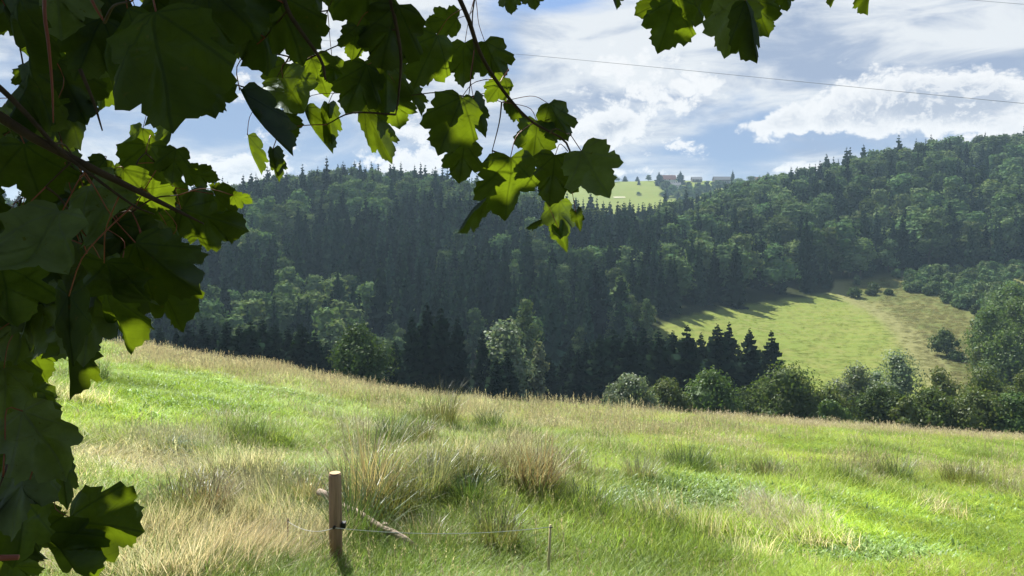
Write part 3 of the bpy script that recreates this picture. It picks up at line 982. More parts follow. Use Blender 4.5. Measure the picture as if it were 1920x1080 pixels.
house(1253, 331, 965, 17, 10, 5.0, 5.0, "brown-roofed white house on the hilltop above the dark trees", W_PALE, R_RED, R(8), 3, 2)
house(1266, 345, 920, 12, 8, 3.6, 3.2, "small white house below the brown-roofed one", W_PALE, R_GREY, R(-10), 3, 1)
house(1354, 331, 960, 21, 9, 4.2, 3.6, "long grey barn with a dark flat-looking roof on the hilltop", W_WOOD, R_GREY, R(3), 4, 1, False)
house(1420, 330, 955, 14, 9, 4.2, 4.0, "grey-brown house on the hilltop nearest the wooded ridge", W_WOOD, R_RED, R(-6), 3, 1)
house(1306, 332, 985, 12, 8, 3.0, 2.8, "low dark shed between the white house and the grey barn", W_WOOD, R_GREY, R(0), 2, 1, False)
GT = "trees around the hilltop houses"
tops = [(1236, 322, 950, 26, 1, "dark tree against the near wall of the brown-roofed house"), (1276, 320, 940, 24, 1, "dark tree beside the brown-roofed house"),
        (1262, 356, 880, 28, 0, "grey-green tree below the small white house"), (1290, 350, 880, 34, 0, "rounded tree beneath the low dark shed"),
        (1320, 345, 890, 34, 0, "pale rounded tree before the grey barn's near end"), (1345, 338, 900, 30, 0, "rounded tree before the grey barn"),
        (1374, 318, 930, 12, 1, "thin dark spruce at the grey barn's end"), (1385, 334, 905, 32, 0, "pale leafy tree between barn and grey-brown house"),
        (1410, 330, 900, 30, 0, "leafy tree below the grey-brown house"), (1440, 322, 900, 26, 1, "dark spruce beside the grey-brown house"),
        (1243, 368, 870, 24, 0, "bluish leafy tree at the hilltop meadow's corner"), (1198, 341, 960, 8, 1, "lone small tree standing in the hilltop meadow"),
        (1150, 327, 1010, 22, 0, "tree at the hilltop meadow's upper edge, nearest the maple leaves"), (1172, 329, 1015, 14, 1, "small dark tree on the hilltop meadow's upper edge"),
        (1195, 330, 1015, 10, 1, "tiny dark tree in the middle of the hilltop meadow's upper edge"), (1216, 328, 1012, 16, 0, "tree on the hilltop meadow's upper edge next to the houses"),
        (1128, 328, 1010, 26, 0, "tree on the hilltop meadow's upper edge behind the maple leaves"), (1197, 368, 880, 10, 0, "small tree at the lower rim of the hilltop meadow")]
q = random.Random(23)
for k, (px, top, d, wpx, spr, lab) in enumerate(tops):
    x = (px - 960) / F * d; z = gz(x, d)
    h = max(4.0, (HOR - top) / F * d - z)
    if top == 341: h = 6.0
    o = bpy.data.objects.new("spruce_tree" if spr else "broadleaf_tree", (SPR if spr else BRO)[k % 5])
    w = wpx / F * d
    sxy = w / (6.5 if spr else 12.0)
    o.location = (x, d, z); o.scale = (sxy, sxy, h / (20.0 if spr else 18.0)); o.rotation_euler = (0, 0, k * 1.3)
    tag(o, lab, "tree", GT); link(o)
slope = 0
for i in range(400):
    if slope >= 60: break
    px = q.uniform(1234, 1450); d = q.uniform(760, 935)
    x = (px - 960) / F * d; z = gz(x, d)
    rb = row(z, d)
    if rb < 340 or (px < 1262 and rb > 378): continue
    spr = q.random() < 0.25
    h = q.uniform(9, 15)
    if rb - h * F / d < 337: continue
    o = bpy.data.objects.new("spruce_tree" if spr else "broadleaf_tree", (SPR if spr else BRO)[i % 5])
    k_ = h / (20.0 if spr else 18.0)
    o.location = (x, d, z - 0.4); o.scale = (k_ * 1.25, k_ * 1.25, k_); o.rotation_euler = (0, 0, q.uniform(0, 6.28))
    near = "brown-roofed house" if px < 1300 else "grey barn" if px < 1390 else "grey-brown house"
    tag(o, f"{'small dark spruce' if spr else 'rounded leafy tree'} on the hilltop slope below the {near}", "tree", "trees on the slope below the hilltop houses")
    link(o); slope += 1
# pale strip of dry cut hay at the lower rim of that meadow
m = MB()
x0, x1, dd = (1150 - 960) / F * 870, (1172 - 960) / F * 870, 868
n = 12
vs = []
for i in range(n + 1):
    xx = x0 + (x1 - x0) * i / n
    for yy in (dd - 3, dd + 4): vs.append((xx, yy, gz(xx, yy) + 0.5))
m.add(vs, [(2 * i, 2 * i + 2, 2 * i + 3, 2 * i + 1) for i in range(n)])
tag(m.build("hay_strip", simple_mat("dry_hay", (0.42, 0.40, 0.27), 0.95, 0.4, (0.34, 0.32, 0.2))), kind="structure")

# ------------------------------------------------------------------ meadow grass
def grass_mat(name, trans=0.45, gloss=0.05, rough=0.4, tb=(1.05, 1.1, 0.8), inst=True):
    m, t, out = mat_new(name)
    a = t.new('ShaderNodeAttribute', attribute_name="tint")
    if inst: a.attribute_type = 'INSTANCER'
    c0 = t.new('ShaderNodeAttribute', attribute_name="col")
    c = t.mix(1.0, a.outputs['Color'], c0.outputs['Color'], 'MULTIPLY')
    foliage_shader(t, out, c, t.mix(1.0, c, tb, 'MULTIPLY'), trans, gloss, rough)
    return m


M_GRASS = grass_mat("grass_blades", 0.5, 0.012)
M_WEED = grass_mat("weed_leaves", 0.35, 0.025, 0.45)
M_TUSS = None


def blade(mb, g, base, az, length, lean, width, droop, col, segs=3):
    """an arching blade: strip that narrows to its tip"""
    ca, sa = math.cos(az), math.sin(az)
    p = np.array(base, float); ang = lean
    vs = []; st = length / segs
    wv = np.array([-sa, ca, 0.0])
    for i in range(segs + 1):
        w = width * (1 - (i / segs) ** 1.4) * 0.5
        if i == segs: vs.append(tuple(p))
        else:
            vs.append(tuple(p - wv * w)); vs.append(tuple(p + wv * w))
        p = p + st * np.array([ca * math.sin(ang), sa * math.sin(ang), math.cos(ang)])
        ang = ang + droop
    fs = [(2 * i, 2 * i + 1, 2 * i + 3, 2 * i + 2) for i in range(segs - 1)]
    k = 2 * (segs - 1)
    fs.append((k, k + 1, k + 2))
    mb.add(vs, fs, col)


def clump(seed, n, rad, lo, hi, lean, width, droop, segs=3, tilt_dir=None):
    g = random.Random(seed); mb = MB()
    for _ in range(n):
        a, r = g.uniform(0, 6.28), rad * math.sqrt(g.random())
        az = g.uniform(0, 6.28) if tilt_dir is None else g.gauss(tilt_dir, 0.5)
        k = g.uniform(0.7, 1.3)
        blade(mb, g, (r * math.cos(a), r * math.sin(a), -0.03), az, g.uniform(lo, hi), abs(g.gauss(lean, lean * 0.5)), width * g.uniform(0.7, 1.3), g.uniform(0.3, 1.0) * droop,
              (k * g.uniform(0.9, 1.15), k, k * g.uniform(0.8, 1.15)), segs)
    return mb


def stalks(seed, n, rad, lo, hi):
    g = random.Random(seed); mb = MB()
    for _ in range(n):
        a, r = g.uniform(0, 6.28), rad * math.sqrt(g.random())
        az = g.uniform(0, 6.28); L = g.uniform(lo, hi); ln = abs(g.gauss(0.12, 0.12))
        k = g.uniform(0.75, 1.25); col = (k * g.uniform(0.95, 1.1), k, k)
        b = (r * math.cos(a), r * math.sin(a), -0.03)
        blade(mb, g, b, az, L, ln, 0.004, 0.06, col, 3)
        t = np.array([b[0] + math.cos(az) * math.sin(ln + .06) * L * 0.9, b[1] + math.sin(az) * math.sin(ln + .06) * L * 0.9, L * math.cos(ln + .06) * 0.88 - 0.03])
        for _k in range(4):
            blade(mb, g, t + np.array([0, 0, -0.03 * _k]), g.uniform(0, 6.28), g.uniform(0.03, 0.06), g.uniform(0.2, 0.6), 0.007, 0.2, col, 2)
    return mb


def weeds(seed, n, rad):
    g = random.Random(seed); mb = MB()
    for _ in range(n):
        a, r = g.uniform(0, 6.28), rad * math.sqrt(g.random())
        k = g.uniform(0.75, 1.25)
        blade(mb, g, (r * math.cos(a), r * math.sin(a), -0.02), g.uniform(0, 6.28), g.uniform(0.06, 0.13), g.uniform(0.25, 1.2), g.uniform(0.015, 0.032), 0.35, (k, k, k * g.uniform(0.85, 1.2)), 3)
    return mb


SRC = []
for i in range(3): SRC.append(clump(600 + i, 30, 0.14, 0.05, 0.13, 0.5, 0.008, 0.35).mesh("short_grass", M_GRASS))         # 0-2 short
for i in range(3): SRC.append(clump(610 + i, 34, 0.16, 0.15, 0.36, 0.45, 0.009, 0.45, 4).mesh("long_grass", M_GRASS))       # 3-5 long, arching
for i in range(3): SRC.append(stalks(620 + i, 10, 0.2, 0.22, 0.5).mesh("dry_stalks", M_GRASS))                             # 6-8 stalks with seed heads
for i in range(3): SRC.append(clump(630 + i, 40, 0.2, 0.18, 0.42, 1.15, 0.007, 0.22, 4, 0.3 + i * 0.5).mesh("laid_hay", M_GRASS))   # 9-11 flattened hay
for i in range(3): SRC.append(weeds(640 + i, 22, 0.16).mesh("broad_weeds", M_WEED))                                          # 12-14


def gauss(px, rw, cx, cy, sx, sy): return np.exp(-((px - cx) / sx) ** 2 - ((rw - cy) / sy) ** 2)


tussocks = [
    (312, 858, 86, 44, "green", "dark rounded heap of grass lying in the pale hay"),
    (738, 838, 66, 46, "green", "dark green tussock upslope of the fence post"),
    (790, 842, 60, 46, "olive", "olive tussock beside the dark green one upslope of the post"),
    (826, 810, 70, 66, "olive", "tall yellowish tussock under the dry crest"),
    (918, 812, 52, 40, "green", "small dark tussock under the dry crest"),
    (690, 960, 120, 130, "straw", "big straw-coloured tussock leaning over the fallen rail"),
    (664, 1050, 90, 130, "green", "dark green tussock at the foot of the fence post"),
    (735, 985, 110, 90, "olive", "olive tussock growing against the fallen rail"),
    (800, 930, 100, 70, "pale", "pale arching tussock downslope of the olive one"),
    (880, 955, 76, 60, "green", "bright green tussock above the low stake"),
    (1000, 930, 110, 90, "rust", "rust-brown tussock above the low stake"),
    (1070, 900, 70, 44, "olive", "olive tussock next to the rust-brown one"),
    (1105, 975, 90, 56, "green", "dark green weedy tussock beside the low stake"),
    (1290, 892, 84, 46, "green", "dark green tussock in the middle of the slope"),
    (1440, 905, 60, 36, "olive", "small olive tussock beside the mown green"),
    (1680, 908, 66, 40, "green", "tall green tuft at the mown grass edge"),
    (1806, 912, 90, 36, "olive", "wide olive tuft at the mown grass edge"),
    (1590, 912, 40, 34, "green", "slim green tuft at the mown grass edge"),
    (345, 985, 110, 76, "olive", "olive tussock with brown stems in the hay"),
    (390, 990, 60, 80, "rust", "brown tuft beside the olive tussock in the hay"),
    (515, 920, 70, 40, "pale", "pale tuft in the hay behind the post"),
    (470, 830, 60, 34, "green", "green tuft at the upper rim of the hay"),
    (870, 905, 60, 46, "olive", "upright olive tuft between pale and rust tussocks"),
    (1200, 905, 60, 40, "pale", "pale weedy tuft on the middle slope"),
    (180, 715, 50, 30, "green", "dark tuft in the bright grass beside the maple leaves"),
    (1230, 1010, 90, 50, "green", "leafy green tuft on the slope near the bottom edge"),
    (575, 955, 60, 60, "straw", "straw tuft behind the post at the rail's end"),
    (930, 1040, 90, 70, "olive", "olive tussock just before the low stake"),
    (800, 1050, 90, 60, "straw", "straw tussock beyond the rail's lower end"),
]

def build_meadow():
    qn = np.random.RandomState(17)
    N = 184000
    # even cover per area, thinning with distance as clumps grow
    d = 4.6 * (62.0 / 4.6) ** qn.uniform(size=N)          # ~1/d in depth, times width d: even in log depth
    u = qn.uniform(-0.76, 0.76, N)
    X = u * d; Y = d
    Z = height(X, Y)
    px, rw = 960 + F * u, row(Z, d)
    cr = np.interp(px, CR_PX, CR_ROW)
    keep = (rw < 1190) & (d < 52)
    X, Y, Z, d, px, rw, cr = [a[keep] for a in (X, Y, Z, d, px, rw, cr)]
    n = len(X)
    below = rw - cr
    n1 = vnoise(X, Y, 41, 1.1); n2 = vnoise(X, Y, 43, 3.3); n3 = vnoise(X, Y, 45, 0.4)
    nn = (n1 - 0.5) * 0.7 + (n2 - 0.5) * 0.7 + (n3 - .5) * 0.4
    dry = np.zeros(n)
    dry = np.maximum(dry, 0.74 * np.exp(-(below / 38) ** 2) * sstep(180, 260, px) * (1 - sstep(700, 860, px)))
    dry = np.maximum(dry, 0.46 * np.exp(-((below - 22) / 45) ** 2) * sstep(740, 860, px) * (1 - sstep(1380, 1600, px)))
    dry = np.maximum(dry, 0.9 * np.exp(-((below - 2) / 7) ** 2) * sstep(1200, 1400, px))
    dry = np.maximum(dry, 0.30 * np.exp(-((below - 70) / 50) ** 2) * sstep(1400, 1600, px))
    hay = gauss(px, rw, 480, 930, 150, 60) + gauss(px, rw, 250, 870, 130, 38) + 0.8 * gauss(px, rw, 540, 1010, 110, 60) + 0.9 * gauss(px, rw, 330, 1050, 260, 70) + 0.9 * gauss(px, rw, 60, 1000, 200, 120)
    hay = hay + 0.42 * gauss(px, rw, 840, 960, 130, 80) + 0.35 * gauss(px, rw, 960, 850, 160, 50) + 0.45 * gauss(px, rw, 650, 850, 90, 40)
    hay = np.clip(hay, 0, 1.1)
    weedz = gauss(px, rw, 1640, 1045, 190, 30) + 0.8 * gauss(px, rw, 1330, 930, 170, 70) + 0.4 * gauss(px, rw, 1150, 970, 120, 70) + 0.4 * gauss(px, rw, 450, 760, 220, 40) + 0.35 * gauss(px, rw, 700, 780, 100, 40)
    lawn = gauss(px, rw, 1650, 1000, 420, 85) + gauss(px, rw, 320, 735, 260, 55)
    isdry = (dry + nn * 0.75 + qn.uniform(-0.2, 0.2, n)) > 0.55
    ishay = (hay + nn * 0.9 + qn.uniform(-0.2, 0.2, n)) > 0.55
    isweed = (weedz + nn * 0.6 + qn.uniform(-0.3, 0.3, n)) > 0.5
    islawn = (lawn + nn * 0.5) > 0.45
    r = qn.uniform(size=n)
    typ = np.where(islawn, np.where(r < 0.7, 0, np.where(r < 0.9, 12, 3)), np.where(r < 0.6, 3, np.where(r < 0.84, 0, np.where(r < 0.985, 12, 6))))
    typ = np.where(isdry, np.where(r < 0.36, 6, np.where(r < 0.85, 3, 9)), typ)
    typ = np.where(isweed & ~isdry, np.where(r < 0.7, 12, 0), typ)
    typ = np.where(ishay & ~isdry, np.where(r < 0.72, 9, np.where(r < 0.76, 6, 3)), typ)
    pick = typ + qn.randint(0, 3, n)
    # tints: the plants' own colours
    green_a, green_b, green_c = np.array([0.200, 0.305, 0.045]), np.array([0.300, 0.385, 0.065]), np.array([0.110, 0.175, 0.050])
    straw_a, straw_b, straw_c = np.array([0.40, 0.36, 0.235]), np.array([0.56, 0.53, 0.39]), np.array([0.30, 0.245, 0.165])
    w = np.clip(0.5 + (n2 - 0.5) * 1.4 + (n1 - .5) * 0.7 + qn.normal(0, 0.18, n), 0, 1)[:, None]
    tint = green_a * (1 - w) + green_b * w
    olive = np.clip((n1 - 0.5) * 2.4 + qn.normal(0, 0.2, n), 0, 1)[:, None]
    tint = tint * (1 - olive * 0.7) + green_c * olive * 0.7
    lw = np.clip(lawn, 0, 1)[:, None]
    tint = tint * (1 - lw * 0.6) + (np.array([0.30, 0.44, 0.038]) * (0.8 + 0.5 * w)) * lw * 0.6
    yel = np.clip(dry * 0.55 + hay * 0.3 + qn.normal(0, 0.15, n), 0, 0.8)[:, None]
    tint = tint * (1 - yel) + np.array([0.30, 0.295, 0.13]) * yel
    rd = qn.uniform(size=n)[:, None]
    hayc = straw_a * (1 - rd) + straw_b * rd
    tint = np.where((ishay & (typ >= 6) & (typ < 12))[:, None], hayc, tint)
    brown = gauss(px, rw, 330, 1050, 280, 60)[:, None]
    tint = np.where((ishay & (typ >= 6) & (typ < 12))[:, None], tint * (1 - 0.35 * brown) + straw_c * 0.35 * brown, tint)
    dryc = straw_c * (1 - rd) + straw_a * rd
    tint = np.where(((typ == 6) & ~ishay)[:, None], dryc, tint)
    wc = np.array([0.150, 0.240, 0.055]) * (0.8 + 0.5 * rd)
    pale = np.clip(weedz, 0, 1)[:, None]
    wc = wc * (1 - pale) + np.array([0.180, 0.275, 0.070]) * pale
    tint = np.where(((typ == 12))[:, None], wc, tint)
    tint = tint * (qn.uniform(0.72, 1.3, n) * (0.8 + 0.45 * vnoise(X, Y, 61, 0.8)))[:, None]
    tint = tint * 1.14
    # clumps stand for more ground farther off
    base = np.interp(d, [5, 12, 25, 50], [0.85, 0.95, 1.15, 1.45])
    sc = base * qn.uniform(0.7, 1.35, n)
    sxy = sc * np.interp(d, [5, 15, 50], [1.0, 1.25, 2.0])
    rank = np.zeros(n)
    for (tx, trw, twp, thp, cm_, _l) in tussocks:
        p_ = ground_at(tx, trw); w_ = twp / F * p_[1]
        rank = np.maximum(rank, np.exp(-((X - p_[0]) ** 2 + ((Y - p_[1]) * 0.8) ** 2) / (0.95 * w_ + 0.25) ** 2))
    rank = np.maximum(rank, 0.6 * gauss(px, rw, 850, 890, 260, 90) * sstep(0.45, 0.7, n1 * 0.6 + n3 * 0.4))
    wild = (rank * (0.6 + 0.8 * n3))[:, None]
    tint = tint * (1 - 0.5 * np.clip(wild, 0, 1)) + np.array([0.125, 0.165, 0.050]) * 0.5 * np.clip(wild, 0, 1)
    hv = 0.45 + 1.1 * np.clip((n1 - 0.3) * 1.6, 0, 1)
    sz = sc * np.where(typ == 6, np.interp(below, [0, 40, 120], [0.8, 0.75, 0.5]), np.where(typ == 3, 0.62 * hv, np.where(typ == 9, 0.8 * hv, 0.9)))
    sz = sz * (1 + 1.1 * rank * (0.5 + n3)) * np.where(below < 60, 0.65 + 0.8 * vnoise(X, Y, 71, 2.3) * (0.6 + 0.8 * n3), 1.0)
    sz = sz * (1 - 0.72 * np.exp(-((px - 715) / 95) ** 2 - ((rw - 1010) / 55) ** 2)) * (1 - 0.5 * np.exp(-((px - 600) / 45) ** 2 - ((rw - 960) / 40) ** 2))
    # mown belt at the right rim
    sz = np.where((px > 1250) & (below < 26), sz * 0.7, sz)
    rot = np.stack([qn.normal(0, 0.08, n), qn.normal(0, 0.08, n), qn.uniform(0, 6.28, n)], -1)
    rot[:, 2] = np.where(typ == 9, vnoise(X, Y, 51, 1.6) * 6.28 + qn.normal(0, 0.5, n), rot[:, 2])
    scatter("meadow_grass", np.stack([X, Y, Z], -1), SRC, pick, np.stack([sxy, sxy, sz], -1), rot, tint)
    print("grass clumps", n, "dry", isdry.mean(), "hay", ishay.mean(), [(int(k), float((typ == k).mean())) for k in (0, 3, 6, 9, 12)], tint.mean(0))


build_meadow()


def build_field_grass():
    qn = np.random.RandomState(29)
    d = qn.uniform(186, 335, 26000); px = qn.uniform(1225, 1850, 26000)
    fr = np.interp(px, FRONT_PX, FRONT_Y)
    k = (d < fr - 2) & (qn.uniform(size=len(d)) < 0.35 + 0.65 * sstep(1640, 1720, px + (d - 250) * 0.9))
    k &= vnoise(px, d, 81, 7) + qn.uniform(-0.3, 0.3, len(d)) > 0.4
    d, px = d[k][:11000], px[k][:11000]
    X = (px - 960) / F * d; Z = height(X, d)
    tr = field_track(px, d)
    tc = np.interp(d, [190, 210, 230, 255, 280, 300, 315], [1765, 1735, 1712, 1680, 1645, 1600, 1570])
    right = sstep(-10, 30, px - tc)[:, None]
    r = qn.uniform(size=(len(d), 1))
    tint = (np.array([0.19, 0.265, 0.050]) * (1 - r) + np.array([0.26, 0.31, 0.075]) * r) * (1 - right) + (np.array([0.13, 0.15, 0.05]) * (1 - r) + np.array([0.24, 0.21, 0.10]) * r) * right
    tint = tint * (1 - 0.6 * tr[:, None]) + np.array([0.24, 0.22, 0.12]) * 0.6 * tr[:, None]
    s_ = qn.uniform(0.7, 1.4, len(d))
    hs = s_ * (0.5 + 1.1 * right[:, 0]) * (1 - 0.5 * tr)
    scatter("field_grass", np.stack([X, d, Z], -1), SRC[3:6], qn.randint(0, 3, len(d)), np.stack([s_ * 4, s_ * 4, hs], -1), np.stack([0 * d, 0 * d, qn.uniform(0, 6.28, len(d))], -1), tint)


build_field_grass()


# ---- grass tussocks that stand out one by one
def tuss_mat(name, col, trans=0.42):
    m, t, out = mat_new(name)
    c0 = t.new('ShaderNodeAttribute', attribute_name="col")
    c = t.mix(1.0, (*col, 1), c0.outputs['Color'], 'MULTIPLY')
    foliage_shader(t, out, c, t.mix(1.0, c, (1.1, 1.15, 0.7), 'MULTIPLY'), trans, 0.05, 0.4)
    return m


TM = {"green": tuss_mat("tussock_green", (0.070, 0.118, 0.030)), "olive": tuss_mat("tussock_olive", (0.115, 0.130, 0.042)), "straw": tuss_mat("tussock_straw", (0.29, 0.265, 0.165)),
      "rust": tuss_mat("tussock_rust", (0.20, 0.160, 0.100)), "pale": tuss_mat("tussock_pale", (0.21, 0.235, 0.125))}
for k, (px, rw, wpx, hpx, cm, lab) in enumerate(tussocks):
    p = ground_at(px, rw)
    w = wpx * 1.15 / F * p[1]; h = hpx * 1.3 / F * p[1]
    g = random.Random(700 + k)
    mb = MB()
    nb = int(210 + 150 * min(2.0, w))
    heap = k == 0
    for _ in range(nb):
        a, r = g.uniform(0, 6.28), w * 0.34 * math.sqrt(g.random())
        az = a + g.gauss(0, 0.7)
        kk = g.uniform(0.7, 1.35)
        L = h * g.uniform(0.75, 1.45)
        if heap:
            blade(mb, g, (r * math.cos(a), r * math.sin(a), h * 0.25 * (1 - (r / (w * .34)) ** 2)), az, L * 0.9, g.uniform(0.5, 1.2), 0.010, 0.5, (kk * g.uniform(.9, 1.2), kk, kk), 4)
        else:
            blade(mb, g, (r * math.cos(a), r * math.sin(a), -0.04), az, L, abs(g.gauss(0.18, 0.22)), g.uniform(0.006, 0.012), g.uniform(0.06, 0.42), (kk * g.uniform(.9, 1.25), kk, kk * g.uniform(.8, 1.1)), 4)
    root = empty("grass_tussock", p)
    tag(root, lab, "grass tussock", "tussocks on the meadow slope")
    mb.build("blades", TM[cm], root)["kind"] = "stuff"

# ------------------------------------------------------------------ fence: post, wire, stakes, fallen rail
M_POST = simple_mat("post_wood", (0.32, 0.205, 0.135), 0.85, 7, (0.19, 0.12, 0.078), 0.6, (3, 3, 0.25))
M_CUT = simple_mat("cut_wood", (0.50, 0.36, 0.21), 0.9, 9, (0.38, 0.27, 0.16))
M_RAIL = simple_mat("grey_wood", (0.36, 0.29, 0.23), 0.9, 6, (0.20, 0.155, 0.12), 0.6, (0.25, 3, 3))
M_WIRE = simple_mat("wire", (0.62, 0.62, 0.58), 0.5)
M_IRON = simple_mat("rusty_iron", (0.16, 0.11, 0.08), 0.8)
M_CLIP = simple_mat("black_insulator", (0.015, 0.015, 0.016), 0.45)
M_STAKE = simple_mat("stake_wood", (0.46, 0.40, 0.22), 0.9, 8, (0.34, 0.29, 0.15))

PD = 6.1
pb = at(630, 1085, PD); pt = at(628, 887, PD)
pb.z = min(pb.z, gz(pb.x, PD) - 0.25)
post = empty("fence_post", (pb.x, PD, gz(pb.x, PD)))
tag(post, "round brown wooden fence post standing in the dry grass", "fence post")
rr = 12.2 / F * PD
zb, zt = pb.z - post.location.z, pt.z - post.location.z
m = MB(); m.tube([(0, 0, zb), (-0.003, 0, zt * 0.5), (-0.008, 0, zt - 0.012), (-0.008, 0, zt)], [rr * 1.02, rr, rr * 0.98, rr * 0.9], 20, wob=0.02)
sh = m.build("shaft", M_POST, post, True)
for v_ in sh.data.vertices:
    if v_.co.z > zt * 0.97: v_.co.z -= 0.012 * (0.5 + 0.5 * math.sin(3 * math.atan2(v_.co.y, v_.co.x) + 0.6))
m = MB(); m.tube([(-0.008, 0, zt + 0.0015), (-0.008, 0, zt + 0.004)], [rr * 0.86, rr * 0.84], 20); m.build("cut_end", M_CUT, post)
wz = at(630, 983, PD).z - post.location.z
m = MB(); m.box((rr + 0.012, -0.01, wz), (0.03, 0.05, 0.042)); m.tube([(0, -rr - 0.004, wz), (0, -rr - 0.03, wz)], [0.012, 0.010], 8); m.build("insulator", M_CLIP, post)


def stake(px0, r0, px1, r1, d, th, mat, label, name="fence_stake"):
    b = at(px0, r0, d); tp = at(px1, r1, d)
    b.z = min(b.z, gz(b.x, d) - 0.12)
    root = empty(name, (b.x, d, gz(b.x, d)))
    tag(root, label, "fence stake")
    m = MB(); o = root.location
    m.tube([b - o, (b + tp) / 2 - o, tp - o], [th, th, th * 0.9], 8, wob=0.06); m.build("rod", mat, root, True)
    m = MB(); q_ = tp - o
    m.tube([(q_.x - th, q_.y, q_.z - 0.02), (q_.x, q_.y - th * 2, q_.z - 0.016), (q_.x + th * 1.5, q_.y, q_.z - 0.02)], [0.004] * 3, 5); m.build("clip", M_CLIP, root)
    return tp


sR = stake(1026, 1090, 1032, 984, 6.6, 0.012, M_STAKE, "thin pale wooden stake carrying the wire's far end")
sL = stake(537, 1082, 540, 972, 6.3, 0.006, M_IRON, "thin rusty iron rod beside the hay, before the post")
wp = Vector((post.location.x + 0.0, PD - rr - 0.02, post.location.z + wz))
m = MB()
pts = []
path = [at(380, 958, 6.9), sL + Vector((0, -0.01, -0.02)), wp, sR + Vector((0, -0.02, -0.01)), at(1420, 1020, 8.4)]
path = path[1:4]
for a, b in zip(path[:-1], path[1:]):
    for i in range(12):
        t_ = i / 12
        p = a.lerp(b, t_); p.z -= 0.05 * 4 * t_ * (1 - t_)
        pts.append(p)
pts.append(path[-1])
m.tube(pts, [0.0027] * len(pts), 5)
tag(m.build("fence_wire", M_WIRE), "thin pale electric fence wire strung from rod past post to stake", "wire")

# fallen rail: round pole, bleached above, lying down the slope behind the post
a = ground_at(598, 935); b = ground_at(778, 1030)
d0, d1 = 7.5, 6.75
a = at(598, 922, d0); b = at(778, 1024, d1)
rail = empty("fallen_rail", a)
tag(rail, "weathered round wooden rail fallen in the grass behind the post", "rail")
m = MB(); dv = b - a; nseg = 10; o = rail.location
pts = [dv * (i / nseg) + Vector((0, 0, 0.012 * math.sin(i * 1.7))) for i in range(nseg + 1)]
m.tube(pts, [0.031 + 0.004 * math.sin(i * 2.3) for i in range(nseg + 1)], 10, wob=0.10)
m.build("pole", M_RAIL, rail, True)
for t_, nm in ((0.0, -1), (1.0, 1)):
    m = MB(); e = dv * t_; n_ = dv.normalized() * nm
    m.tube([e + n_ * 0.002, e + n_ * 0.006], [0.027, 0.026], 10); m.build("cut_end", M_CUT, rail)
for t_ in (0.30, 0.70):
    # props that hold it off the ground
    e = dv * t_
    gz_ = gz(a.x + e.x, a.y + e.y) - a.z - 0.15
    m = MB(); m.tube([e + Vector((0.0, 0.05, 0.03)), Vector((e.x + 0.02, e.y + 0.07, gz_))], [0.022, 0.022], 7, wob=0.1); m.build("leg", M_RAIL, rail)

# ------------------------------------------------------------------ overhead cables
M_CABLE = simple_mat("cable", (0.22, 0.23, 0.25), 0.5)


def cable(pts, rad, label):
    m = MB(); m.tube(pts, [rad] * len(pts), 6)
    tag(m.build("overhead_cable", M_CABLE), label, "cable", "overhead cables in the sky")


P0, P1 = at(-500, -60, 150), at(2500, 275, 34)
pts = []
for i in range(60):
    t_ = i / 59
    p = P0.lerp(P1, t_)
    pxx = 960 + F * p.x / p.y
    p.z = (HOR - np.interp(pxx, [-500, 600, 1000, 1250, 1500, 1700, 1920, 2500], [20, 75, 104, 128, 153, 173, 194, 252])) / F * p.y
    pts.append(p)
cable(pts, 0.011, "thin dark cable slanting down across the clouds above the forest")
P0, P1 = at(1450, -30, 60), at(2500, 55, 36)
cable([P0.lerp(P1, i / 20) for i in range(21)], 0.012, "thin dark cable crossing the top corner of the sky")

# ------------------------------------------------------------------ the overhanging maple
OUT = [(0, 0), (.10, -.05), (.22, -.08), (.33, -.05), (.39, .0), (.45, .05), (.53, .09), (.50, .16), (.56, .23), (.50, .28), (.46, .32), (.53, .37), (.56, .43), (.62, .50),
       (.57, .57), (.60, .66), (.51, .68), (.45, .705), (.39, .68), (.32, .655), (.325, .71), (.30, .77), (.32, .84), (.24, .855), (.20, .92), (.12, .94), (.07, .985), (0, 1.06)]
LEAF_V = {}


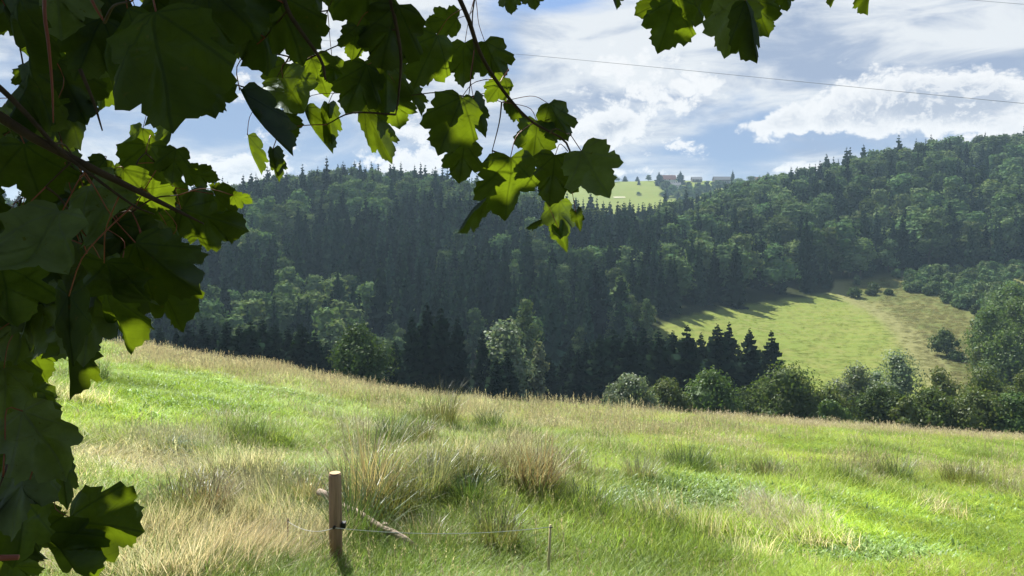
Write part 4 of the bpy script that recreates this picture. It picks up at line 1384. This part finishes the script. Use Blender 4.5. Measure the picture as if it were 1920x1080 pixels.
def leaf_mesh(kind, mats):
    """one sycamore leaf, base at the origin, tip along +Y, upper face +Z"""
    fold, droop, wave, seed = kind
    g = random.Random(seed)
    right = [(0.84 * x * (1 + g.uniform(-.06, .06)), y + g.uniform(-.012, .012)) for x, y in OUT]
    left = [(-0.84 * x * (1 + g.uniform(-.08, .08)), y + g.uniform(-.02, .02)) for x, y in OUT]
    right[0] = left[0] = (0, 0); right[-1] = left[-1] = (0, 1.06)
    ol = right + left[-2:0:-1]
    cx, cy = 0.0, 0.34
    rings = [0.28, 0.55, 0.8, 1.0]
    V = [(cx, cy)]
    for r in rings:
        for (x, y) in ol: V.append((cx + (x - cx) * r, cy + (y - cy) * r))
    n = len(ol)
    fs = [(0, 1 + k, 1 + (k + 1) % n) for k in range(n)]
    for i in range(len(rings) - 1):
        for k in range(n):
            k2 = (k + 1) % n
            fs.append((1 + i * n + k, 1 + (i + 1) * n + k, 1 + (i + 1) * n + k2, 1 + i * n + k2))
    ph = g.uniform(0, 6)
    P = []
    for (x, y) in V:
        ax = abs(x)
        # fold along the midrib
        X = math.copysign(ax * math.cos(fold), x); Z = -ax * math.sin(fold) if fold >= 0 else ax * math.sin(-fold)
        X -= math.copysign(0.12 * ax * ax * abs(fold), x)
        # veins pull the blade into ribs
        th = math.atan2(x, y + 1e-6)
        Z += wave * 0.05 * math.cos(th * 9 + 0.4) * min(1.0, math.hypot(x, y) * 1.5)
        Z += wave * 0.06 * math.sin(5.0 * x + ph) * y + wave * 0.04 * math.sin(7 * y + ph * 2)
        # arch toward the tip
        a = droop * y
        Y2 = y * math.cos(a * 0.5); Z += -y * math.sin(a * 0.5)
        P.append((X, Y2, Z))
    mb = MB(); mb.add(P, fs)
    me = mb.mesh("leaf", mats, True)
    uv = me.uv_layers.new(name="blade")
    co = []
    for pl in me.polygons:
        for vi in pl.vertices: co.extend((V[vi][0] * 0.5 + 0.5, V[vi][1] * 0.5 + 0.25))
    uv.data.foreach_set("uv", co)
    return me


def leaf_mat(name, up, under, trans_c, trans=0.42, gloss=0.05):
    m, t, out = mat_new(name)
    uv = t.new('ShaderNodeUVMap', uv_map="blade")
    sp = t.new('ShaderNodeSeparateXYZ'); t.link(uv.outputs[0], sp.inputs[0])
    x = t.math('MULTIPLY_ADD', sp.outputs[0], 2.0, -1.0)
    y = t.math('MULTIPLY_ADD', sp.outputs[1], 2.0, -0.5)
    r = t.math('SQRT', t.math('ADD', t.math('MULTIPLY', x, x), t.math('MULTIPLY', y, y)))
    th = t.math('ARCTAN2', t.math('ABSOLUTE', x), y)
    # five main veins fan out from the stalk
    step = R(43)
    pp = t.math('PINGPONG', th, step / 2)
    cen = t.math('MINIMUM', pp, 9.0)
    dist = t.math('MULTIPLY', r, cen)
    vein = t.smooth(dist, 0.006, 0.02, 1.0, 0.0)
    # side veins: slanted lines off each main vein
    ph = t.math('ADD', t.math('MULTIPLY', r, 8.0), t.math('MULTIPLY', cen, -3.0))
    sv = t.smooth(t.math('PINGPONG', ph, 0.5), 0.0, 0.11, 1.0, 0.0)
    vv = t.math('MAXIMUM', t.math('MULTIPLY', vein, 0.8), t.math('MULTIPLY', sv, 0.22))
    oi = t.new('ShaderNodeObjectInfo')
    geo = t.new('ShaderNodeNewGeometry')
    n = t.noise(geo.outputs['Position'], 26, 4, 0.6)
    val = t.math('MULTIPLY_ADD', oi.outputs['Random'], 0.5, 0.75)
    val = t.math('MULTIPLY', val, t.math('MULTIPLY_ADD', n, 1.0, 0.5))
    upc = t.mix(vv, up, tuple(min(1, c * 1.5) for c in up))
    unc = t.mix(vv, under, tuple(min(1, c * 1.35) for c in under))
    c = t.mix(geo.outputs['Backfacing'], upc, unc)
    spot = t.smooth(t.noise(geo.outputs['Position'], 75, 3, 0.6), 0.66, 0.72)
    c = t.mix(spot, c, (0.07, 0.045, 0.02))
    hs = t.new('ShaderNodeHueSaturation'); t.link(c, hs.inputs['Color']); t.put(hs.inputs['Value'], val)
    rn = t.math('FRACT', t.math('MULTIPLY', oi.outputs['Random'], 31.7))
    t.put(hs.inputs['Hue'], t.math('MULTIPLY_ADD', rn, 0.03, 0.485))
    tcol = t.mix(vv, trans_c, tuple(c * 0.5 for c in trans_c))
    hs2 = t.new('ShaderNodeHueSaturation'); t.link(tcol, hs2.inputs['Color']); t.put(hs2.inputs['Value'], val)
    d = t.new('ShaderNodeBsdfDiffuse'); t.link(hs.outputs[0], d.inputs[0])
    tr = t.new('ShaderNodeBsdfTranslucent'); t.link(hs2.outputs[0], tr.inputs[0])
    ad = t.new('ShaderNodeMixShader'); ad.inputs[0].default_value = trans
    t.link(d.outputs[0], ad.inputs[1]); t.link(tr.outputs[0], ad.inputs[2])
    g = t.new('ShaderNodeBsdfGlossy'); g.inputs['Roughness'].default_value = 0.38
    g.inputs[0].default_value = (0.75, 0.85, 0.95, 1)
    mx = t.new('ShaderNodeMixShader'); mx.inputs[0].default_value = gloss
    t.link(ad.outputs[0], mx.inputs[1]); t.link(g.outputs[0], mx.inputs[2])
    bn = t.new('ShaderNodeBump'); bn.inputs['Strength'].default_value = 0.3; bn.inputs['Distance'].default_value = 0.002
    bn.invert = True
    t.link(vv, bn.inputs['Height'])
    for s in (d, tr, g): t.link(bn.outputs[0], s.inputs['Normal'])
    t.link(mx.outputs[0], out.inputs[0])
    return m


M_LEAF = leaf_mat("maple_leaf", (0.014, 0.032, 0.014), (0.12, 0.145, 0.11), (0.135, 0.200, 0.006), 0.42, 0.025)
M_STALK = simple_mat("red_stalk", (0.26, 0.075, 0.055), 0.5)
M_TWIG = simple_mat("twig_bark", (0.085, 0.055, 0.04), 0.8, 30, (0.05, 0.033, 0.025))

KINDS = [(0.22, 0.45, 1.1, 1), (0.32, 0.7, 1.3, 2), (-0.22, 0.5, 1.2, 3), (0.50, 0.9, 1.1, 4), (0.25, 1.1, 1.5, 5), (0.15, 0.35, 1.5, 6),
         (0.95, 0.5, 0.8, 7), (1.15, 0.8, 0.6, 8), (-0.8, 0.6, 0.7, 9)]
LM = [leaf_mesh(k, M_LEAF) for k in KINDS]

tree = empty("maple_tree", (-2.3, 0.9, gz(-2.3, 0.9)))
tag(tree, "sycamore maple overhanging the view with dark and sunlit lobed leaves", "tree")
TO = tree.location.copy()


def smooth_path(pts, rads, n=4):
    """rounds the corners of a traced twig"""
    pts = [Vector(p) for p in pts]
    P = [pts[0] * 2 - pts[1]] + pts + [pts[-1] * 2 - pts[-2]]
    o, r = [], []
    for i in range(len(pts) - 1):
        p0, p1, p2, p3 = P[i:i + 4]
        for k in range(n):
            t_ = k / n
            o.append(0.5 * ((2 * p1) + (p2 - p0) * t_ + (2 * p0 - 5 * p1 + 4 * p2 - p3) * t_ ** 2 + (3 * p1 - p0 - 3 * p2 + p3) * t_ ** 3))
            r.append(rads[i] * (1 - t_) + rads[i + 1] * t_)
    return o + [pts[-1]], r + [rads[-1]]


def tube_part(name, pts, rads, mat, n=7, parent=tree, off=None):
    o_ = TO if off is None else off
    pts, rads = smooth_path(pts, rads)
    m = MB(); m.tube([p - o_ for p in pts], rads, n, wob=0.05)
    return m.build(name, mat, parent, True)


# trunk beside the camera, limbs that reach over the view
tube_part("trunk", [TO + Vector((0, 0, -0.3)), TO + Vector((0.03, 0.05, 0.8)), TO + Vector((0.05, 0.1, 2.0)), TO + Vector((0.12, 0.3, 3.2)), TO + Vector((0.1, 0.4, 5.5))], [0.24, 0.19, 0.17, 0.14, 0.07], M_BARK, 12)
twigs = []      # (points) in world space


def limb(name, pts, r0, r1, mat=None):
    pts = [Vector(p) for p in pts]
    tube_part(name, pts, [r0 + (r1 - r0) * i / (len(pts) - 1) for i in range(len(pts))], mat or M_TWIG)
    for a, b in zip(pts[:-1], pts[1:]):
        for k in range(8): twigs.append(a.lerp(b, k / 8))
    twigs.append(pts[-1])


T = TO
limb("branch", [T + Vector((0.05, 0.1, 2.2)), (-1.5, 1.2, 0.9), (-0.7, 1.6, 0.80), (0.1, 1.9, 0.85), (0.9, 2.0, 0.92), (1.7, 2.1, 0.88)], 0.055, 0.008)
limb("branch", [T + Vector((0.05, 0.1, 1.9)), (-1.6, 1.1, 0.42), (-1.0, 1.15, 0.30), (-0.72, 1.2, 0.13), (-0.55, 1.22, 0.04), (-0.47, 1.22, 0.0)], 0.016, 0.0012)
limb("branch", [T + Vector((0.03, 0.05, 1.0)), (-1.6, 1.05, -0.55), (-1.1, 1.15, -0.50), (-0.74, 1.2, -0.50)], 0.022, 0.004, M_STALK)
limb("branch", [T + Vector((0.1, 0.2, 2.8)), (-1.6, 1.7, 1.9), (-0.6, 2.6, 2.1), (0.8, 3.2, 2.3)], 0.06, 0.015)
limb("branch", [T + Vector((0.1, 0.3, 3.2)), (-1.7, 2.4, 2.7), (-1.2, 3.6, 2.7)], 0.05, 0.015)
# hanging twigs traced where they show
limb("twig", [(-0.10, 1.85, 0.84), at(850, -60, 1.9), at(880, 40, 1.9), at(905, 110, 1.92), at(955, 185, 1.95), at(1000, 230, 1.97), at(1062, 268, 2.0), at(1072, 330, 2.0)], 0.007, 0.002)
limb("twig", [(-0.35, 1.72, 0.82), at(720, -50, 1.7), at(750, 90, 1.7), at(748, 170, 1.7), at(742, 215, 1.7)], 0.006, 0.0013)
limb("twig", [(-0.7, 1.6, 0.80), at(500, -60, 1.5), at(545, 30, 1.45), at(600, 110, 1.45), at(610, 150, 1.45)], 0.006, 0.002)
limb("twig", [(-1.0, 1.4, 0.83), at(60, -80, 1.3), at(85, 40, 1.2), at(97, 150, 1.2), at(100, 230, 1.2)], 0.0045, 0.001, M_STALK)
limb("twig", [(-0.9, 1.5, 0.82), at(140, -80, 1.2), at(172, 0, 1.1), at(196, 42, 1.1)], 0.004, 0.0012, M_STALK)
limb("twig", [at(-60, 120, 1.2), at(0, 165, 1.2), at(60, 225, 1.2), at(110, 280, 1.2), at(180, 335, 1.2), at(250, 385, 1.2), at(290, 402, 1.2)], 0.005, 0.001)
limb("twig", [at(150, 130, 1.15), at(175, 190, 1.15), at(192, 245, 1.15)], 0.003, 0.001)
limb("twig", [(0.9, 2.0, 0.92), at(1300, -60, 2.0), at(1420, -30, 2.0)], 0.006, 0.002)
limb("twig", [(0.12, 1.9, 0.85), at(960, -60, 2.1), at(985, -30, 2.1)], 0.004, 0.002)
limb("twig", [(1.35, 2.05, 0.9), at(1560, -70, 2.3), at(1620, -40, 2.3)], 0.005, 0.002)

# px, row, length in px, tip direction (deg, 0 right, 90 down), kind of leaf or None, sunlit?
LV = [
    # middle hanging twig
    (825, 38, 78, 175, 1, 0), (800, 112, 118, 112, 0, 0), (868, 118, 92, 95, 2, 0), (925, 112, 88, 65, 1, 0), (932, 168, 52, 120, 2, 1), (846, 232, 128, 110, 0, 0),
    (900, 222, 96, 72, 6, 0), (866, 306, 92, 98, 1, 0), (972, 205, 58, 40, 6, 0), (1004, 262, 78, 95, 2, 1), (1048, 224, 88, 60, 1, 0), (955, 356, 128, 92, 0, 1),
    (1034, 340, 116, 98, 1, 0), (1116, 326, 132, 62, 0, 0), (880, 395, 92, 140, 7, 0), (1048, 410, 78, 95, 2, 0), (1057, 455, 70, 68, 6, 1), (1084, 418, 48, 75, 6, 1), (1004, 415, 44, 160, 7, 0),
    # second hanging twig
    (706, 250, 108, 65, 6, 1), (668, 165, 112, 112, 1, 0), (724, 160, 118, 88, 0, 0), (742, 208, 76, 80, 2, 1), (690, 12, 150, 92, 0, 0), (728, 70, 146, 105, 1, 0), (640, 0, 115, 125, 2, 0),
    (775, 190, 72, 72, 6, 0), (590, -6, 105, 80, 1, 0), (728, 118, 84, 100, 3, 0), (665, 80, 60, 100, 2, 1),
    # third group
    (486, 235, 200, 62, 7, 0), (558, 190, 150, 55, 3, 0), (600, 145, 92, 80, 0, 1), (618, 232, 72, 88, 6, 1), (516, 310, 66, 85, 6, 1), (585, 245, 120, 68, 7, 0), (540, 235, 62, 70, 2, 1),
    (575, 130, 50, 110, 2, 1), (625, 130, 60, 80, 1, 0), (520, 150, 90, 120, 1, 0), (470, 290, 80, 80, 7, 1),
    # big near leaves of the upper corner
    (298, 118, 330, 76, 0, 0), (490, 55, 210, 72, 1, 0), (440, 0, 190, 60, 0, 0), (40, 70, 200, 100, 0, 0), (110, 20, 190, 80, 1, 0), (200, 70, 200, 112, 3, 0), (395, 50, 200, 85, 2, 0), (30, 190, 170, 120, 1, 0), (380, 160, 150, 60, 0, 0), (540, 50, 170, 75, 0, 0),
    (150, 165, 120, 112, 7, 2), (60, 215, 150, 155, 8, 2), (110, 130, 80, 110, 2, 0), (60, 335, 180, 95, 0, 0), (75, 480, 250, 105, 4, 2), (130, 640, 250, 98, 7, 0), (150, 420, 150, 80, 1, 0), (60, 410, 140, 120, 0, 0), (250, 470, 150, 70, 1, 0), (170, 500, 150, 100, 0, 0),
    (215, 405, 190, 50, 4, 0), (305, 500, 200, 38, 3, 0), (402, 410, 150, 18, 1, 0), (425, 368, 70, 10, 2, 1), (270, 325, 120, 95, 2, 1), (303, 420, 58, 150, 1, 1), (345, 430, 120, 88, 6, 0),
    (322, 262, 96, 100, 3, 0), (240, 275, 110, 125, 1, 0), (305, 555, 170, 68, 0, 0), (205, 560, 190, 95, 4, 0), (35, 440, 66, 100, 2, 1), (15, 455, 50, 80, 1, 1), (190, 165, 76, 95, 0, 1),
    (45, 150, 46, 90, 2, 1), (85, 140, 40, 70, 1, 1), (325, 310, 70, 95, 2, 1), (455, 375, 40, 30, 2, 1), (380, 330, 60, 20, 2, 1), (430, 420, 46, 60, 2, 1), (180, 320, 60, 120, 1, 1),
    # lower edge
    (40, 620, 150, 92, 1, 0), (125, 690, 150, 105, 6, 0), (15, 700, 140, 84, 0, 0), (40, 760, 120, 70, 1, 0), (90, 830, 190, 58, 3, 2), (40, 930, 200, 75, 2, 0), (190, 985, 180, 6, 0, 0), (120, 1050, 180, 55, 1, 0), (60, 980, 150, 60, 2, 0),
    (15, 1020, 160, 100, 4, 0), (70, 560, 200, 80, 2, 0), (10, 560, 200, 95, 1, 0), (10, 820, 120, 95, 6, 0), (120, 905, 120, 78, 6, 0), (60, 760, 110, 60, 1, 0), (0, 900, 120, 90, 1, 0),
    # sprays at the top of the sky
    (1250, 45, 118, 108, 0, 0), (1296, 42, 112, 82, 1, 0), (1225, 12, 66, 150, 2, 1), (1372, 48, 122, 100, 0, 0), (1412, 52, 128, 78, 6, 0), (1428, 30, 70, 70, 2, 1), (1476, 0, 52, 70, 1, 0),
    (952, 2, 56, 85, 1, 0), (1000, 0, 50, 80, 1, 0), (1146, -5, 60, 92, 7, 0), (1632, -6, 56, 88, 6, 1), (1568, -8, 40, 100, 6, 1), (1340, 10, 90, 80, 3, 0),
]
qf = random.Random(77)
SD = Vector(SUN_DIR)
FILL = []
# places where the sky or the hill shows between the leaves
WINDOWS = [(405, 270, 60, 70), (435, 145, 30, 25), (690, 100, 55, 25), (200, 225, 20, 18), (50, 152, 35, 8), (215, 315, 12, 18), (20, 365, 10, 20), (620, 110, 30, 30), (450, 500, 90, 60), (330, 255, 8, 8)]
# leaves deeper in the mass, seen in the gaps
tries = 0
while len(FILL) < 165 and tries < 5000:
    tries += 1
    px, rw = qf.uniform(-60, 760), qf.uniform(-60, 1080)
    inmass = (px < 130 + 130 * qf.random() and rw < 640) or (rw < 40 and px < 560) or (px < 330 and 330 < rw < 560) or (px < 420 and rw < 150) or (rw > 640 and px < 70)
    if not inmass: continue
    if any(abs(px - wx) < wa + 45 and abs(rw - wy) < wb + 45 for wx, wy, wa, wb in WINDOWS): continue
    gl = qf.random() < 0.30
    FILL.append((px, rw, qf.uniform(50, 90) if gl else qf.uniform(75, 140), qf.gauss(90, 35), None, int(gl)))

leaves = []
for k, (px, rw, ln, tip, kd, lit) in enumerate(LV + FILL):
    g = random.Random(900 + k)
    if k < len(LV): ln = ln * ((0.90 if px > 600 else 0.82) if ln < 200 else 0.76)
    size = 0.145 * g.uniform(0.9, 1.12)
    d = F * size / ln
    if ln < 62 and lit: d = 1.9 * g.uniform(0.9, 1.1); size = ln * d / F
    d = min(d, 2.4); size = ln * d / F
    if k >= len(LV): d = max(d, 1.45); size = ln * d / F
    a = R(tip)
    tv = Vector((math.cos(a), g.gauss(0, 0.28), -math.sin(a))).normalized()
    nv = Vector((g.gauss(0, 0.35), -1.0 if g.random() < 0.8 else 1.0, g.gauss(0.25, 0.3)))
    if lit == 2: nv = Vector((0.25, 0.8, -0.55)) + Vector((g.gauss(0, .1), 0, g.gauss(0, .1)))     # underside turned to us
    if lit == 1:
        nv = -(SD * 0.75 + Vector((0, 0.5, 0))) + Vector((g.gauss(0, .15), g.gauss(0, .1), g.gauss(0, .1)))
        size *= 1.18
    nv = (nv - tv * nv.dot(tv)).normalized()
    xv = tv.cross(nv).normalized()
    c = at(px, rw, d)
    base = c - tv * (0.48 * size)
    M = Matrix(((xv.x, tv.x, nv.x), (xv.y, tv.y, nv.y), (xv.z, tv.z, nv.z))).to_4x4()
    M = Matrix.Translation(base - TO) @ M @ Matrix.Scale(size, 4)
    kd = g.randrange(6) if kd is None else kd
    o = bpy.data.objects.new("leaf", LM[kd])
    o.matrix_local = M
    link(o, tree)
    o.matrix_local = M
    # stalk: arches from the blade's base back to the nearest twig
    tgt = min(twigs, key=lambda p: (p - base).length_squared)
    L0 = (tgt - base).length
    end = tgt if L0 < 0.2 else base + (tgt - base).normalized() * 0.12 + Vector((0, 0, 0.02))
    mid = base - tv * min(0.05, 0.4 * L0)
    mid = mid.lerp((base + end) / 2, 0.4)
    inv = M.inverted()
    mb = MB()
    s_ = 1.0 / size
    sp_, sr_ = smooth_path((base + nv * 0.0005, mid, (mid + end) / 2 + Vector((0, 0, 0.004)), end), [0.0011 * s_, 0.0010 * s_, 0.0011 * s_, 0.0014 * s_], 3)
    mb.tube([inv @ (p - TO) for p in sp_], sr_, 5)
    mb.build("stalk", M_STALK, o, True)
    if L0 >= 0.2:
        m2 = (end + tgt) / 2 + Vector((g.gauss(0, .008), g.gauss(0, .008), 0.012))
        tube_part("twig", [end, m2, tgt], [0.0013, 0.0019, 0.0026], M_TWIG, 5)
        twigs.extend([end, m2])
    leaves.append((c, size, lit == 1))

# crown above the view: the rest of the tree, unseen, its leaves placed to keep most low branches in shade
cm = MB()
SD = Vector(SUN_DIR)
qc = random.Random(55)
small = OUT[::3] + [OUT[-1]]
small_ol = [(x, y) for x, y in small] + [(-x, y) for x, y in small[-2:0:-1]]


def crown_leaf(c, s, nrm):
    nrm = nrm.normalized()
    t_ = Vector((qc.gauss(0, 1), qc.gauss(0, 1), qc.gauss(-0.5, 1)))
    t_ = (t_ - nrm * t_.dot(nrm)).normalized(); x_ = t_.cross(nrm)
    vs = [c + x_ * (p[0] * s) + t_ * ((p[1] - .4) * s) - nrm * (0.2 * s * abs(p[0])) for p in [(0, 0.35)] + small_ol]
    n = len(small_ol)
    cm.add([v - TO for v in vs], [(0, 1 + k, 1 + (k + 1) % n) for k in range(n)])


def hits_lit(c, s):
    for (p, sz, lit) in leaves:
        if not lit: continue
        w = c - p; t_ = w.dot(SD)
        if t_ > 0 and (w - SD * t_).length < 0.37 * (s + sz): return True
    return False


cnt = 0
for (p, sz, lit) in leaves:
    if lit: continue
    for rep in range(6):
        t0 = max(0.35, (0.28 * p.y + 0.22 - p.z) / (SD.z - 0.28 * SD.y))
        t_ = t0 + qc.uniform(0.05, 1.6)
        c = p + SD * t_ + Vector((qc.gauss(0, 0.35 * sz), qc.gauss(0, 0.35 * sz), qc.gauss(0, 0.35 * sz)))
        s = qc.uniform(0.17, 0.22)
        if hits_lit(c, s): continue
        crown_leaf(c, s, SD + Vector((qc.gauss(0, .4), qc.gauss(0, .4), qc.gauss(0, .4)))); cnt += 1
for _ in range(2600):
    c = Vector((qc.uniform(-3.6, 2.6), qc.uniform(0.2, 4.6), 0))
    lo = 0.28 * max(0.0, c.y) + 0.55
    c.z = qc.uniform(lo, 4.0)
    if c.x < -1.5 - 0.3 * c.y and qc.random() < 0.5: c.z = qc.uniform(-0.6, 3.5)
    if abs(c.x / max(0.1, c.y)) < 0.72 and c.z < lo: continue
    if c.x > 0.9 and qc.random() < 0.6: continue
    s = qc.uniform(0.13, 0.19)
    if hits_lit(c, s): continue
    crown_leaf(c, s, Vector((qc.gauss(0, .5), qc.gauss(0, .5), 1))); cnt += 1
# unseen leaves added behind and above the camera to block sky light
for _ in range(4200):
    c = Vector((qc.uniform(-4.5, 4.0), qc.uniform(-4.5, 0.4), qc.uniform(-0.9, 3.8)))
    if math.hypot(c.x, c.y) < 1.1 and c.z < 0.6: continue
    if c.y > -0.1 and c.z < 0.55: continue
    if c.x > 2.0 and c.z < 0.3: continue
    crown_leaf(c, qc.uniform(0.15, 0.21), Vector((qc.gauss(0, .6), qc.gauss(0, .6) - 0.5, 1))); cnt += 1
co = cm.build("crown", simple_mat("crown_leaf_shade", (0.030, 0.066, 0.016), 0.6), tree)
co.data.materials.clear()
M_CROWN = foliage_mat("crown_leaf", (0.020, 0.044, 0.013), 0.3, (5, 4, 0.8), 0.1, 0.02)
co.data.materials.append(M_CROWN)
co["kind"] = "stuff"
print("maple leaves", len(leaves), "crown leaves", cnt)

# ------------------------------------------------------------------ haze
m = MB()
zlo, zhi = -62.0, 66.0
m.box((0, 180, (zlo + zhi) / 2), (2700 + 200, 2700 + 400, zhi - zlo))
hz = m.build("haze", [])
mh = bpy.data.materials.new("haze_air"); mh.use_nodes = True
t = NT(mh.node_tree); t.n.clear()
out = t.new('ShaderNodeOutputMaterial')
pv = t.new('ShaderNodeVolumePrincipled')
pv.inputs['Color'].default_value = (0.56, 0.80, 1.0, 1)
pv.inputs['Density'].default_value = 0.00017
pv.inputs['Anisotropy'].default_value = 0.15
t.link(pv.outputs[0], out.inputs['Volume'])
hz.data.materials.append(mh)
hz["kind"] = "stuff"
